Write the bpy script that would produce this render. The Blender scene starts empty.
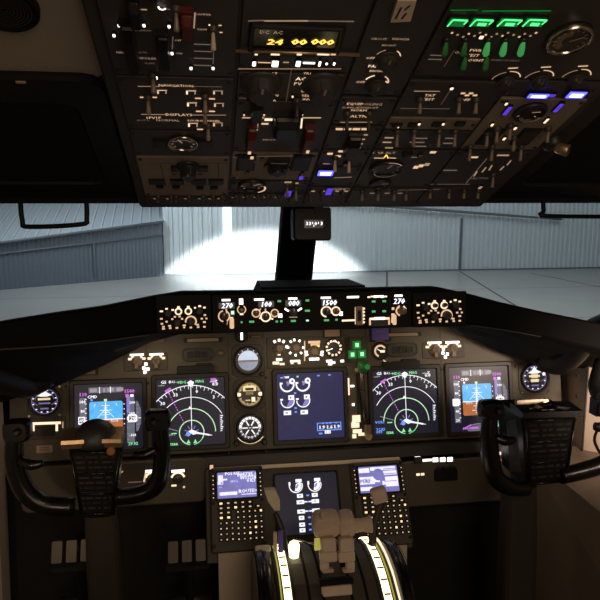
import bpy, math, random
from mathutils import Vector, Matrix
random.seed(7)
R = math.radians
scn = bpy.context.scene
COL = scn.collection
# ---------------------------------------------------------------- camera (eye height EZ above the cockpit floor)
EZ = 1.40
F = 640.0
YAW, PITCH = R(8.3), R(8.9)
CAM = Vector((-0.257, 0.0, EZ))
FW = Vector((math.sin(YAW)*math.cos(PITCH), math.cos(YAW)*math.cos(PITCH), -math.sin(PITCH)))
RT = Vector((math.cos(YAW), -math.sin(YAW), 0))
UP = RT.cross(FW)
cam_d = bpy.data.cameras.new('camera'); cam = bpy.data.objects.new('camera', cam_d); COL.objects.link(cam)
cam_d.sensor_width = 36; cam_d.lens = F/600*36; cam_d.clip_start = .02; cam_d.clip_end = 500
m = Matrix.Identity(4)
for i, a in enumerate((RT, UP, -FW)):
    for j in range(3): m[j][i] = a[j]
m.translation = CAM
cam.matrix_world = m
scn.camera = cam

def ray(px, py):
    return (FW + RT*((px-300)/F) - UP*((py-300)/F))
class Plane:
    """a real panel plane: origin o, in-plane axes u (right) and v (up), normal n towards the crew"""
    def __init__(s, o, u, v):
        s.o = Vector(o); s.u = Vector(u).normalized(); s.v = Vector(v).normalized(); s.n = s.u.cross(s.v)
    def hit(s, px, py, lift=0):
        d = ray(px, py); o = s.o + s.n*lift
        t = (o-CAM).dot(s.n)/d.dot(s.n)
        return CAM + d*t
    def mat(s, p):
        m = Matrix.Identity(4)
        for i, a in enumerate((s.u, s.v, s.n)):
            for j in range(3): m[j][i] = a[j]
        m.translation = p
        return m
    def off(s, d):
        return Plane(s.o + s.n*d, s.u, s.v)
def ypt(px, py, Y):
    d = ray(px, py); return CAM + d*(Y/d.y)
def zpt(px, py, Z):
    d = ray(px, py); return CAM + d*((Z-EZ)/d.z)

# ---------------------------------------------------------------- materials
MATS = {}
def mat(name, col, rough=.5, metal=0., var=.12, scale=40., bump=.0, spec=.5, bscale=None):
    m = bpy.data.materials.new(name); m.use_nodes = True
    nt = m.node_tree; b = nt.nodes['Principled BSDF']
    tc = nt.nodes.new('ShaderNodeTexCoord'); n = nt.nodes.new('ShaderNodeTexNoise')
    n.inputs['Scale'].default_value = scale; n.inputs['Detail'].default_value = 4
    nt.links.new(tc.outputs['Object'], n.inputs['Vector'])
    mix = nt.nodes.new('ShaderNodeMix'); mix.data_type = 'RGBA'
    mix.inputs[6].default_value = tuple(c*(1-var) for c in col)+(1,)
    mix.inputs[7].default_value = tuple(min(1, c*(1+var)) for c in col)+(1,)
    nt.links.new(n.outputs['Fac'], mix.inputs[0]); nt.links.new(mix.outputs[2], b.inputs['Base Color'])
    b.inputs['Roughness'].default_value = rough; b.inputs['Metallic'].default_value = metal
    b.inputs['Specular IOR Level'].default_value = spec
    if bump:
        bp = nt.nodes.new('ShaderNodeBump'); bp.inputs['Strength'].default_value = bump; bp.inputs['Distance'].default_value = .001
        if bscale:
            n2 = nt.nodes.new('ShaderNodeTexNoise'); n2.inputs['Scale'].default_value = bscale
            nt.links.new(tc.outputs['Object'], n2.inputs['Vector']); nt.links.new(n2.outputs['Fac'], bp.inputs['Height'])
        else: nt.links.new(n.outputs['Fac'], bp.inputs['Height'])
        nt.links.new(bp.outputs['Normal'], b.inputs['Normal'])
    MATS[name] = m; return m
def emat(name, col, k, base=(.02,.02,.02), light=False):
    """something that gives off light: backlit lettering, screens, lamps"""
    m = bpy.data.materials.new(name); m.use_nodes = True
    nt = m.node_tree; b = nt.nodes['Principled BSDF']
    b.inputs['Base Color'].default_value = base+(1,)
    tc = nt.nodes.new('ShaderNodeTexCoord'); n = nt.nodes.new('ShaderNodeTexNoise'); n.inputs['Scale'].default_value = 60
    nt.links.new(tc.outputs['Object'], n.inputs['Vector'])
    mr = nt.nodes.new('ShaderNodeMapRange'); mr.inputs['To Min'].default_value = k*.75; mr.inputs['To Max'].default_value = k*1.25
    nt.links.new(n.outputs['Fac'], mr.inputs['Value']); nt.links.new(mr.outputs['Result'], b.inputs['Emission Strength'])
    b.inputs['Emission Color'].default_value = col+(1,)
    b.inputs['Roughness'].default_value = .4
    if not light: m.cycles.emission_sampling = 'NONE'
    MATS[name] = m; return m
M = MATS
mat('panel_brown', (.115,.094,.066), .55, var=.08, scale=25, bump=.15, bscale=900)
mat('panel_brown_dark', (.075,.062,.046), .55, var=.1, scale=25, bump=.15, bscale=900)
mat('overhead_grey', (.034,.030,.026), .5, var=.1, scale=25, bump=.2, bscale=900)
mat('overhead_plate', (.040,.035,.030), .45, var=.12, scale=30, bump=.15, bscale=900)
mat('tan_plate', (.22,.17,.125), .5, var=.12, scale=30, bump=.1, bscale=900)
mat('bezel_dark', (.018,.016,.014), .45, var=.1)
mat('mcp_black', (.005,.0045,.004), .6, var=.1, spec=.2)
mat('black_plastic', (.008,.0075,.007), .42, spec=.3, var=.15, bump=.1, bscale=600)
mat('black_matt', (.006,.006,.006), .8, var=.2, spec=.2)
mat('glare_vinyl', (.005,.0048,.0045), .8, var=.2, spec=.15, scale=12, bump=.5, bscale=500)
mat('yoke_black', (.008,.0075,.007), .25, var=.2, bump=.1, bscale=300)
mat('yoke_grey', (.034,.031,.028), .45, var=.1)
mat('column_brown', (.045,.036,.028), .55, var=.12)
mat('switch_metal', (.25,.19,.15), .4, metal=.2, var=.1)
mat('bright_metal', (.6,.55,.5), .2, metal=1., var=.05)
mat('knob_brown', (.05,.042,.034), .5)
mat('knob_tan', (.26,.19,.135), .5)
mat('knob_black', (.014,.012,.011), .4)
mat('red_guard', (.10,.012,.008), .4)
mat('black_guard', (.008,.008,.008), .35)
mat('cream_plastic', (.80,.66,.52), .5, var=.06)
mat('lever_tan', (.66,.50,.38), .5, var=.1, scale=60, bump=.1)
mat('liner_tan', (.33,.27,.215), .8, var=.08, scale=8, bump=.2, bscale=300)
mat('sidewall_tan', (.62,.50,.40), .6, var=.06, scale=6, bump=.1, bscale=200)
mat('console_tan', (.25,.19,.14), .6, var=.08, scale=8)
mat('pedestal_tan', (.72,.60,.47), .6, var=.08, scale=8)
mat('floor_dark', (.016,.014,.012), .9, var=.2, scale=60)
mat('screen_black', (.004,.004,.006), .12, var=.1)
mat('placard_tan', (.50,.36,.24), .6)
mat('placard_dull', (.26,.16,.10), .6)
mat('purple_tape', (.16,.11,.62), .45)
mat('green_plastic', (.03,.20,.045), .35)
mat('pencil_metal', (.3,.24,.18), .3, metal=.8)
mat('bronze_edge', (.45,.30,.18), .35, metal=.7, var=.35, scale=120)
mat('orange_button', (.45,.17,.05), .5)
mat('paper_grey', (.028,.027,.026), .7)
mat('stripe_pale', (.12,.11,.10), .5)
mat('gauge_face', (.012,.012,.014), .3)
mat('gauge_yellow', (.55,.42,.15), .5)
mat('pedal_metal', (.09,.07,.05), .4, metal=.3)
mat('master_red', (.10,.018,.012), .35)
mat('post_black', (.006,.006,.006), .7, spec=.2)
emat('lit_amber', (1,.62,.36), .85)
emat('lit_warm', (1,.74,.50), 1.35)
emat('lit_dim', (1,.62,.38), .38)
emat('lit_faint', (1,.70,.5), .13)
emat('lit_white', (1,.93,.86), 2.4)
emat('lit_digit', (.86,.88,1), 1.7)
emat('digit_amber', (1,.55,.08), 2.2)
emat('scr_white', (.92,.92,1), 1.15)
emat('scr_grey', (.42,.42,.46), .75)
emat('scr_dgrey', (.2,.2,.26), .7)
emat('scr_navy', (.0075,.0075,.018), 1.)
emat('scr_blue', (.02,.02,.10), 1.)
emat('scr_eicas', (.014,.015,.070), 1.)
emat('scr_sky', (.10,.48,.92), 1.)
emat('scr_earth', (.48,.15,.05), 1.)
emat('scr_green', (.25,.9,.35), 1.)
emat('scr_palegreen', (.60,.95,.58), 1.)
emat('scr_magenta', (.62,.16,.72), 1.)
emat('scr_cyanblue', (.15,.32,1.), 1.1)
emat('scr_violet', (.25,.22,.62), 1.)
emat('scr_cdu', (.20,.19,.50), 1.)
emat('scr_cdutext', (.80,.77,1.), 1.2)
emat('lamp_green', (.10,1.,.26), 1.5, light=True)
emat('lamp_green_dim', (.005,.5,.08), .30)
emat('green_small', (.16,.75,.26), .6)
emat('lamp_blue', (.05,.05,1.), 6., light=True)
emat('lamp_blue_core', (.6,.6,1.), 5.)
emat('lamp_gear', (.35,1.,.45), 1.2)
emat('violet_glow', (.12,.05,.8), .8)  # violet lights, and reflections put in as glow on switch tips
emat('lamp_strip', (1.,.86,.46), 3.2, light=True)
emat('lamp_strip_yellow', (.75,.68,.12), .5)
emat('key_dot', (1,.70,.44), .75)
emat('key_bright', (1,.62,.30), 1.7)
emat('digit_blur', (.8,.8,.9), .6)
emat('red_tiny', (.7,.02,.05), .35)
emat('gauge_violet', (.35,.30,.75), .45)
emat('gauge_white', (.95,.92,1), 1.1)
emat('gauge_warm', (1,.80,.45), .9)
emat('gauge_gold', (.62,.42,.12), .55)
emat('horizon_pale', (.72,.80,.95), .85)
emat('horizon_low', (.42,.44,.56), .7)
emat('horizon_earth', (.32,.22,.25), .8)
emat('day_gap', (.86,.95,1.), 1.7)

# ---------------------------------------------------------------- mesh builder
_tc = {}
def text_geo(s):
    if s not in _tc:
        c = bpy.data.curves.new('t', 'FONT'); c.body = s; c.resolution_u = 1; c.align_x = 'LEFT'
        o = bpy.data.objects.new('t', c); me = o.to_mesh()
        vs = [(v.co.x, v.co.y) for v in me.vertices]; fs = [tuple(p.vertices) for p in me.polygons]
        o.to_mesh_clear(); bpy.data.objects.remove(o); bpy.data.curves.remove(c)
        x0 = min(v[0] for v in vs); x1 = max(v[0] for v in vs)
        _tc[s] = ([(x-x0, y) for x, y in vs], fs, x1-x0)
    return _tc[s]
class MB:
    def __init__(s): s.v = []; s.f = []; s.m = []; s.sm = []; s.names = []; s.T = None
    def _mi(s, n):
        if n not in s.names: s.names.append(n)
        return s.names.index(n)
    def add(s, vs, fs, mn, smooth=False):
        b = len(s.v)
        if s.T is not None: vs = [s.T @ Vector(v) for v in vs]
        s.v += [tuple(v) for v in vs]; k = s._mi(mn)
        for f in fs: s.f.append(tuple(b+i for i in f)); s.m.append(k); s.sm.append(smooth)
        return s
    def loft(s, rings, mn, smooth=False, cap0=True, cap1=True, closed=True):
        n = len(rings[0]); vs = [p for r in rings for p in r]; fs = []
        for i in range(len(rings)-1):
            for j in range(n if closed else n-1):
                k = (j+1) % n
                fs.append((i*n+j, i*n+k, (i+1)*n+k, (i+1)*n+j))
        b = len(s.v); s.add(vs, fs, mn, smooth); mi = s._mi(mn)
        if cap0: s.f.append(tuple(b+i for i in range(n))[::-1]); s.m.append(mi); s.sm.append(False)
        if cap1: s.f.append(tuple(b+(len(rings)-1)*n+i for i in range(n))); s.m.append(mi); s.sm.append(False)
        return s
    def box(s, cx, cy, cz, sx, sy, sz, mn):
        x, y, z = sx/2, sy/2, sz/2
        vs = [(cx+a*x, cy+b*y, cz+c*z) for c in (-1,1) for a, b in ((-1,-1),(1,-1),(1,1),(-1,1))]
        return s.add(vs, [(3,2,1,0),(4,5,6,7),(0,1,5,4),(1,2,6,5),(2,3,7,6),(3,0,4,7)], mn)
    @staticmethod
    def rr(cx, cy, w, h, r, z, seg=3):
        r = min(r, w/2-1e-5, h/2-1e-5); o = []
        for qx, qy, a0 in ((1,1,0),(-1,1,90),(-1,-1,180),(1,-1,270)):
            for k in range(seg+1):
                a = R(a0+90*k/seg)
                o.append((cx+qx*(w/2-r)+r*math.cos(a), cy+qy*(h/2-r)+r*math.sin(a), z))
        return o
    def slab(s, cx, cy, w, h, z0, z1, mn, r=.002, ch=.001, taper=0):
        """rounded plate with a chamfered top edge"""
        a = s.rr(cx, cy, w, h, r, z0); b = s.rr(cx, cy, w-taper, h-taper, r, z1-ch); c = s.rr(cx, cy, w-taper-2*ch, h-taper-2*ch, max(r-ch, 1e-4), z1)
        return s.loft([a, b, c], mn)
    def frame(s, cx, cy, w, h, iw, ih, z0, z1, mn, r=.003, ch=.0015):
        """bezel with an opening"""
        ri = r*.7
        rings = [s.rr(cx,cy,w,h,r,z0), s.rr(cx,cy,w,h,r,z1-ch), s.rr(cx,cy,w-2*ch,h-2*ch,r,z1), s.rr(cx,cy,iw+2*ch,ih+2*ch,ri,z1), s.rr(cx,cy,iw,ih,ri,z1-ch*1.5), s.rr(cx,cy,iw,ih,ri,z0)]
        return s.loft(rings, mn, cap0=False, cap1=False)
    def ring(s, cx, cy, z, r, n=16): return [(cx+r*math.cos(2*math.pi*k/n), cy+r*math.sin(2*math.pi*k/n), z) for k in range(n)]
    def lathe(s, cx, cy, prof, mn, n=18, smooth=True, cap0=True, cap1=True):
        """prof: [(r, z), ...] about the local z axis"""
        return s.loft([s.ring(cx, cy, z, max(r, 1e-5), n) for r, z in prof], mn, smooth, cap0, cap1)
    def poly(s, pts, z, mn): return s.add([(x, y, z) for x, y in pts], [tuple(range(len(pts)))], mn)
    def rect(s, x0, y0, x1, y1, z, mn): return s.poly([(x0,y0),(x1,y0),(x1,y1),(x0,y1)], z, mn)
    def line(s, x0, y0, x1, y1, w, z, mn):
        d = Vector((x1-x0, y1-y0)); d.normalize(); n = Vector((-d.y, d.x))*w/2
        return s.poly([(x0-n.x,y0-n.y),(x1-n.x,y1-n.y),(x1+n.x,y1+n.y),(x0+n.x,y0+n.y)], z, mn)
    def arc(s, cx, cy, r, w, a0, a1, z, mn, n=20):
        n = max(3, n); vs = []; fs = []
        for k in range(n+1):
            a = R(a0+(a1-a0)*k/n)
            for q in (r-w/2, r+w/2): vs.append((cx+q*math.cos(a), cy+q*math.sin(a), z))
        for k in range(n): fs.append((2*k, 2*k+1, 2*k+3, 2*k+2) if a1 > a0 else (2*k, 2*k+2, 2*k+3, 2*k+1))
        return s.add(vs, fs, mn)
    def disc(s, cx, cy, r, z, mn, n=20): return s.poly([(cx+r*math.cos(2*math.pi*k/n), cy+r*math.sin(2*math.pi*k/n)) for k in range(n)], z, mn)
    def text(s, t, cx, cy, h, z, mn, align='c', sx=1., slant=0., bold=0.):
        vs, fs, w = text_geo(t); k = h/.70; x0 = {'c': -w*k*sx/2, 'l': 0, 'r': -w*k*sx}[align]
        s.add([(cx+x0+x*k*sx+slant*y*k, cy-h/2+y*k, z) for x, y in vs], fs, mn)
        if bold:
            s.add([(cx+bold*h+x0+x*k*sx+slant*y*k, cy-h/2+y*k, z) for x, y in vs], fs, mn)
        return s
    def tube(s, pts, rad, mn, n=10, squash=1.):
        pts = [Vector(p) for p in pts]; rad = rad if isinstance(rad, (list, tuple)) else [rad]*len(pts)
        # smooth the path a little (Catmull-Rom)
        P, Q = [], []
        for i in range(len(pts)-1):
            p0, p1, p2, p3 = pts[max(i-1,0)], pts[i], pts[i+1], pts[min(i+2, len(pts)-1)]
            st = 4 if len(pts) > 2 else 1
            for k in range(st):
                t = k/st
                P.append(.5*((2*p1)+(-p0+p2)*t+(2*p0-5*p1+4*p2-p3)*t*t+(-p0+3*p1-3*p2+p3)*t**3)); Q.append(rad[i]*(1-t)+rad[i+1]*t)
        P.append(pts[-1]); Q.append(rad[-1])
        rings = []; nrm = None
        for i, p in enumerate(P):
            d = (P[min(i+1, len(P)-1)]-P[max(i-1, 0)]).normalized()
            if nrm is None: nrm = d.orthogonal().normalized()
            nrm = (nrm - d*nrm.dot(d)).normalized(); b = d.cross(nrm)
            rings.append([tuple(p+(nrm*math.cos(a)+b*math.sin(a)*squash)*Q[i]) for a in (2*math.pi*k/n for k in range(n))])
        return s.loft(rings, mn, smooth=True)
    def build(s, name, parent=None, mw=None, loc=None):
        me = bpy.data.meshes.new(name); me.from_pydata(s.v, [], s.f)
        for n in s.names: me.materials.append(MATS[n])
        me.polygons.foreach_set('material_index', s.m); me.polygons.foreach_set('use_smooth', s.sm); me.update()
        o = bpy.data.objects.new(name, me); COL.objects.link(o)
        if parent: o.parent = parent
        if mw is not None: o.matrix_world = mw
        if loc is not None: o.location = loc
        return o
def tag(o, label=None, cat=None, group=None, kind=None):
    if label: o['label'] = label
    if cat: o['category'] = cat
    if group: o['group'] = group
    if kind: o['kind'] = kind
    return o
def thing(name, label, cat, mw, group=None):
    o = bpy.data.objects.new(name, None); COL.objects.link(o); o.empty_display_size = .02
    o.matrix_world = mw if isinstance(mw, Matrix) else Matrix.Translation(mw)
    return tag(o, label, cat, group)
def struct(mb, name): return tag(mb.build(name), kind='structure')
def linked(o, parent, loc, rz=None, name=None):
    c = o.copy(); COL.objects.link(c); c.parent = parent; c.location = loc
    if rz is not None: c.rotation_euler = (0, 0, rz)
    return c

class Panel:
    """a thing lying in a plane; pixel positions turn into local metres on that plane once, here"""
    def __init__(s, name, label, cat, pl, px, py, group=None):
        s.pl = pl; s.o = pl.hit(px, py); s.e = thing(name, label, cat, pl.mat(s.o), group); s.let = MB()
    def q(s, px, py):
        d = s.pl.hit(px, py)-s.o; return d.dot(s.pl.u), d.dot(s.pl.v)
    def k(s, px, py):
        a = s.pl.hit(px, py); b = s.pl.hit(px+1, py); return (a-b).length
    def kv(s, px, py):
        a = s.pl.hit(px, py); b = s.pl.hit(px, py-1); return (a-b).length
    def part(s, mb, name): return mb.build(name, s.e)
    def text(s, t, px, py, hpx, mn='lit_amber', z=.0006, sx=1., slant=0, align='c', bold=0.):
        x, y = s.q(px, py); s.let.text(t, x, y, hpx*s.kv(px, py), z, mn, align, sx, slant, bold)
    def bar(s, px, py, wpx, hpx, mn='lit_amber', z=.0006):
        x, y = s.q(px, py); w = wpx*s.k(px, py)/2; h = hpx*s.kv(px, py)/2; s.let.rect(x-w, y-h, x+w, y+h, z, mn)
    def ln(s, x0, y0, x1, y1, wpx, mn='lit_dim', z=.0006):
        a = s.q(x0, y0); b = s.q(x1, y1); s.let.line(a[0], a[1], b[0], b[1], wpx*s.k(x0, y0), z, mn)
    def arc(s, px, py, rpx, a0, a1, wpx=1., mn='lit_amber', z=.0006):
        x, y = s.q(px, py); s.let.arc(x, y, rpx*s.k(px, py), wpx*s.k(px, py), a0, a1, z, mn)
    def done(s, name='lettering'):
        if s.let.v: s.part(s.let, name)
        return s.e

_proto = {}
def proto(key, fn):
    """first call makes the mesh; later calls share its data"""
    if key not in _proto:
        mb = fn(); me_o = mb.build('proto'); _proto[key] = me_o.data; bpy.data.objects.remove(me_o)
    return _proto[key]
def place(P, key, fn, name, x, y, z=0., rz=0., label=None):
    o = bpy.data.objects.new(name, proto(key, fn)); COL.objects.link(o); o.parent = P.e if isinstance(P, Panel) else P
    o.location = (x, y, z); o.rotation_euler = (0, 0, rz)
    if label: o['label'] = label
    return o
def toggle_mb(mn='switch_metal', L=.020, r=.0032, tilt=-.5):
    def f():
        b = MB(); b.lathe(0, 0, [(.0062,0),(.0062,.002),(.0045,.0035),(.0045,.006),(.003,.0065)], 'knob_brown' if mn != 'black_guard' else 'black_plastic', 10)
        T = Matrix.Translation((0,0,.005)) @ Matrix.Rotation(-tilt, 4, 'X')
        b.T = T; b.lathe(0, 0, [(r*.55,0),(r*.8,L*.5),(r,L*.85),(r*.9,L*.97),(r*.4,L)], mn, 10); b.T = None
        return b
    return f
def toggle(P, px, py, mn='switch_metal', L=.020, up=False, r=.0032, name='toggle_switch'):
    x, y = P.q(px, py); t = -.55 if not up else .55
    return place(P, ('tog', mn, L, t, r), toggle_mb(mn, L, r, t), name, x, y)
def knob_mb(r, h, mn, pointer='scr_grey'):
    def f():
        b = MB(); b.lathe(0, 0, [(r*1.15,0),(r*1.15,h*.12),(r*1.0,h*.2),(r*.78,h*.35),(r*.74,h*.92),(r*.62,h),], mn, 24)
        b.box(0, r*.05, h*.7, r*.42, r*1.75, h*.62, mn)
        b.rect(-r*.06, r*.35, r*.06, r*.90, h*1.011, 'placard_tan')
        return b
    return f
def knob(P, px, py, r, h=.014, mn='knob_brown', ang=0, name='rotary_knob', z=0):
    x, y = P.q(px, py); return place(P, ('knob', r, h, mn), knob_mb(r, h, mn), name, x, y, z, R(ang))
def rknob_mb(r, h, mn):
    def f():
        b = MB(); n = 28; prof = [(r,0),(r,h*.75),(r*.9,h*.95),(r*.7,h)]
        rings = [[((q*(1 if k % 2 else .93))*math.cos(2*math.pi*k/n), (q*(1 if k % 2 else .93))*math.sin(2*math.pi*k/n), z) for k in range(n)] for q, z in prof]
        b.loft(rings, mn); return b
    return f
def rknob(P, px, py, r, h=.014, mn='knob_black', name='round_knob'):
    x, y = P.q(px, py); return place(P, ('rk', r, h, mn), rknob_mb(r, h, mn), name, x, y)
def guard(P, px, py, wpx, hpx, mn='red_guard', d=.018, name='switch_guard'):
    x, y = P.q(px, py); w = wpx*P.k(px, py); h = hpx*P.kv(px, py); b = MB()
    b.loft([MB.rr(0,0,w,h,.002,0), MB.rr(0,-h*.02,w*.98,h*.9,.003,d*.6), MB.rr(0,-h*.06,w*.8,h*.62,.003,d)], mn)
    b.box(0, h*.5, .004, w*1.1, .004, .008, mn)
    o = b.build(name, P.e, loc=(x, y, 0)); return o
def light(P, px, py, wpx, hpx, mn, name='indicator_light', z=0, core=None):
    x, y = P.q(px, py); w = wpx*P.k(px, py); h = hpx*P.kv(px, py); b = MB()
    b.slab(0, 0, w*1.25, h*1.25+.001, 0, .003, 'black_plastic', .001, .0006)
    b.slab(0, 0, w, h, .0025, .0042, mn, .0008, .0004)
    if core: b.rect(-w*.36, -h*.28, w*.36, h*.30, .0044, core)
    return b.build(name, P.e, loc=(x, y, z))
def screws(P, x0, y0, x1, y1, n=2, mn='bezel_dark'):
    """quarter-turn fasteners at the corners of a plate, part of its surface detail"""
    b = MB()
    for x in (x0, x1):
        for k in range(n):
            y = y0+(y1-y0)*k/max(1, n-1)
            b.lathe(x, y, [(.0035,0),(.0035,.0008),(.002,.0014)], mn, 8)
    return b
emat('green_plastic_lit', (.08,.50,.13), .45, base=(.02,.2,.04))
# ================================================================= OUTSIDE: apron and hangar
def cmat(name, c1, c2, scale, rough=.6, axis=None):
    m = mat(name, c1, rough, var=.0)
    nt = m.node_tree; b = nt.nodes['Principled BSDF']
    mix = [n for n in nt.nodes if n.bl_idname == 'ShaderNodeMix'][0]; mix.inputs[6].default_value = c1+(1,); mix.inputs[7].default_value = c2+(1,)
    n = [n for n in nt.nodes if n.bl_idname == 'ShaderNodeTexNoise'][0]; n.inputs['Scale'].default_value = scale
    if axis:
        mp = nt.nodes.new('ShaderNodeMapping'); mp.inputs['Scale'].default_value = axis
        tc = [x for x in nt.nodes if x.bl_idname == 'ShaderNodeTexCoord'][0]
        nt.links.new(tc.outputs['Object'], mp.inputs['Vector']); nt.links.new(mp.outputs['Vector'], n.inputs['Vector'])
    return m
cmat('apron_concrete', (.33,.325,.31), (.42,.41,.39), .6, .30)
cmat('apron_joint', (.06,.06,.06), (.09,.09,.09), 2, .8)
cmat('hangar_sheet', (.50,.56,.60), (.58,.63,.66), .4, .45, (1,1,.15))
cmat('hangar_edge', (.10,.12,.14), (.14,.16,.18), 1, .5)
cmat('annex_wall', (.105,.125,.16), (.13,.15,.18), .5, .55, (1,1,.2))
cmat('annex_roof', (.42,.46,.50), (.50,.54,.57), .5, .45)
GZ = -3.0
b = MB(); b.box(10, 30, GZ-.1, 140, 70, .2, 'apron_concrete'); 
for a, c in (((460,271.5),(490,290)), ((387,271.5),(387,290)), ((530,273),(600,287))):
    p, q = zpt(*a, GZ), zpt(*c, GZ); d = (p-q).normalized(); p = p+d*0; q = q-d*8
    b.line(q.x, q.y, p.x, p.y, .10, GZ+.004, 'apron_joint')
for yy in (14, 22, 30): b.rect(-40, yy, 60, yy+.05, GZ+.004, 'apron_joint')
struct(b, 'ground_apron')

# corrugated hangar wall with real ribs
b = MB(); WY = 38.4; x = -2.75; pts = []
while x < 48:
    s_ = 1.9 if x < .7 else 1.05
    pts += [(x, WY), (x+.17*s_, WY), (x+.19*s_, WY-.12), (x+.28*s_, WY-.12), (x+.30*s_, WY)]; x += .30*s_
rings = [[(px_, py_, z) for px_, py_ in pts] for z in (GZ, 6.5)]
b.loft(rings, 'hangar_sheet', cap0=False, cap1=False, closed=False)
b.box(22.5, WY+.2, 1.7, 50, .1, 9.8, 'hangar_edge')
e = tag(b.build('hangar_wall'), 'pale ribbed metal hangar wall beyond the windshield', 'hangar wall')
e['kind'] = 'structure'
tag(MB().box(.98, WY-.17, 1.0, .52, .06, 4.4, 'day_gap').build('hangar_door_gap', e), 'bright gap of daylight between the hangar doors')
s = MB(); s.box(15.5, WY-.15, (GZ+.35)/2-.1, .10, .08, 3.4, 'hangar_edge'); s.build('panel_seam', e)
s = MB()
for i in range(12): 
    xx = -2.0+i*3.9; s.box(xx, WY-.16, GZ+.04, 3.85, .10, .08, 'hangar_edge')
s.build('sill_rail', e)
# sloping conduit / track in front of the wall
p, q = ypt(378, 205.5, 37.9), ypt(562, 219.5, 37.9)
b = MB(); p2 = p+(p-q)*.4
b.tube([p2, p, q], [.10, .10, .06], 'hangar_edge', 8); b.box(p.x, 38.04, p.z, .1, .3, .1, 'hangar_edge'); b.box(q.x-.5, 38.04, q.z+.02, .1, .3, .1, 'hangar_edge')
tag(b.build('door_track', e), 'long dark sloping track fixed across the upper hangar wall')
# low annex to the left, sheet roof seen from above its eave
A, B = Vector((-14.5, 30.53, 0)), Vector((-2.76, 37.87, 0))
zA, zB = ypt(0, 243, 33.1).z, ypt(165, 221.5, 37.87).z
zA2 = zB+(zA-zB)*(A-B).length/((Vector((-10.39,33.1,0))-B).length)
n = Vector(((B-A).y*-1, (B-A).x, 0)).normalized()
b = MB()
steps = 60; t1 = []; t0 = []
for i in range(steps*4+1):
    t = i/(steps*4); p = A.lerp(B, t); off = -.03 if (i % 4) in (1, 2) else 0; p = p+n*off
    t0.append((p.x, p.y, GZ)); t1.append((p.x, p.y, zA2+(zB-zA2)*t))
b.loft([t0, t1], 'annex_wall', cap0=False, cap1=False, closed=False)
an = b.build('annex_building'); tag(an, 'low blue-grey shed with a pale ribbed roof beside the ribbed hangar wall', 'building')
b = MB(); ridge = []
rise = .16
eL, eR = Vector((A.x, A.y, zA2)), Vector((B.x, B.y, zB))
r0, r1 = eL-n*.15, eR-n*.15
back = Vector((B.x-CAM.x, B.y, 0)).normalized()*26+Vector((0,0,7.0))
b.add([r0, r1, r1+back, r0+back], [(0,1,2,3)], 'annex_roof')
for i in range(24):
    p = r0.lerp(r1, (i+.5)/24); q = p+back; u = (r1-r0).normalized()*.05; up = Vector((0,0,.09))
    b.add([p-u, p+u, p+u+up, p-u+up, q-u, q+u, q+u+up, q-u+up], [(0,1,2,3),(3,2,6,7),(0,3,7,4),(1,5,6,2)], 'hangar_sheet')
b.build('roof', an)
b = MB(); b.tube([r0+Vector((0,-.05,0)), r1+Vector((0,-.05,0))], .07, 'hangar_edge', 6); b.build('eave_trim', an)
b = MB()
za, zb = ypt(0,254,33.1).z, ypt(165,234.5,37.87).z; za2 = zb+(za-zb)*(A-B).length/((Vector((-10.39,33.1,0))-B).length)
b.tube([A-n*.08+Vector((0,0,za2)), B-n*.08+Vector((0,0,zb))], .045, 'hangar_edge', 6)
c = A.lerp(B, .70); zz = za2+(zb-za2)*.70
b.box(c.x-n.x*.08, c.y-n.y*.08, (zz+GZ+.4)/2, .09, .09, zz-GZ-.4, 'hangar_edge')
b.build('wall_joint', an)

# ================================================================= COCKPIT SHELL
struct(MB().box(0, .55, -.05, 2.1, 3.5, .1, 'floor_dark'), 'floor')
struct(MB().box(-1.03, .55, .425, .06, 3.5, .95, 'black_matt').box(-1.03, .28, 1.53, .06, 2.85, 1.26, 'liner_tan'), 'wall_left')
struct(MB().box(1.03, .55, .425, .06, 3.5, .95, 'black_matt').box(1.03, .28, 1.53, .06, 2.85, 1.26, 'liner_tan'), 'wall_right')
struct(MB().box(0, -1.15, 1.05, 2.1, .06, 2.2, 'liner_tan'), 'wall_back')
struct(MB().box(0, 2.30, .425, 2.1, .05, .95, 'black_matt'), 'wall_front')
ALP = R(22.5)
OH = Plane(ypt(300, 207.5, 1.26), (1,0,0), (0,-math.cos(ALP), math.sin(ALP)))
def oh(u, v, w=0): return OH.o + OH.u*u + OH.v*v + OH.n*w
ox = OH.o.x
# ceiling: liner that carries the overhead panel, and the flat liner behind it
b = MB()
vL = (ypt(0,0,1).z, )
def slab4(b, pts, th, nrm, mn):
    lo = [Vector(p) for p in pts]; hi = [p-nrm*th for p in lo]
    b.add(lo+hi, [(0,1,2,3),(7,6,5,4),(0,4,5,1),(1,5,6,2),(2,6,7,3),(3,7,4,0)], mn)
LIN = .03
slab4(b, [oh(-1-ox,-.01,-LIN), oh(1.0-ox,-.01,-LIN), oh(1.0-ox,1.35,-LIN), oh(-1-ox,1.35,-LIN)], .05, OH.n, 'liner_tan')
ze = oh(0,1.35).z
b.box(0, (oh(0,1.35).y-1.15)/2, ze+.05, 2.06, abs(oh(0,1.35).y+1.15)+.02, .06, 'liner_tan')
struct(b, 'ceiling')
# header between the overhead panel and the windshield
fy, fz = oh(0,-.01).y, oh(0,-.01).z
b = MB(); b.add([(-1.0,fy,fz+.012),(1.0,fy,fz+.012),(1.0,1.78,fz+.10),(-1.0,1.78,fz+.10),(-1.0,fy,fz+.10),(1.0,fy,fz+.10),(1.0,1.78,fz+.2),(-1.0,1.78,fz+.2)],
 [(0,1,2,3),(7,6,5,4),(0,4,5,1),(3,2,6,7),(0,3,7,4),(1,5,6,2)], 'black_matt')
struct(b, 'trim_1')
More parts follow.
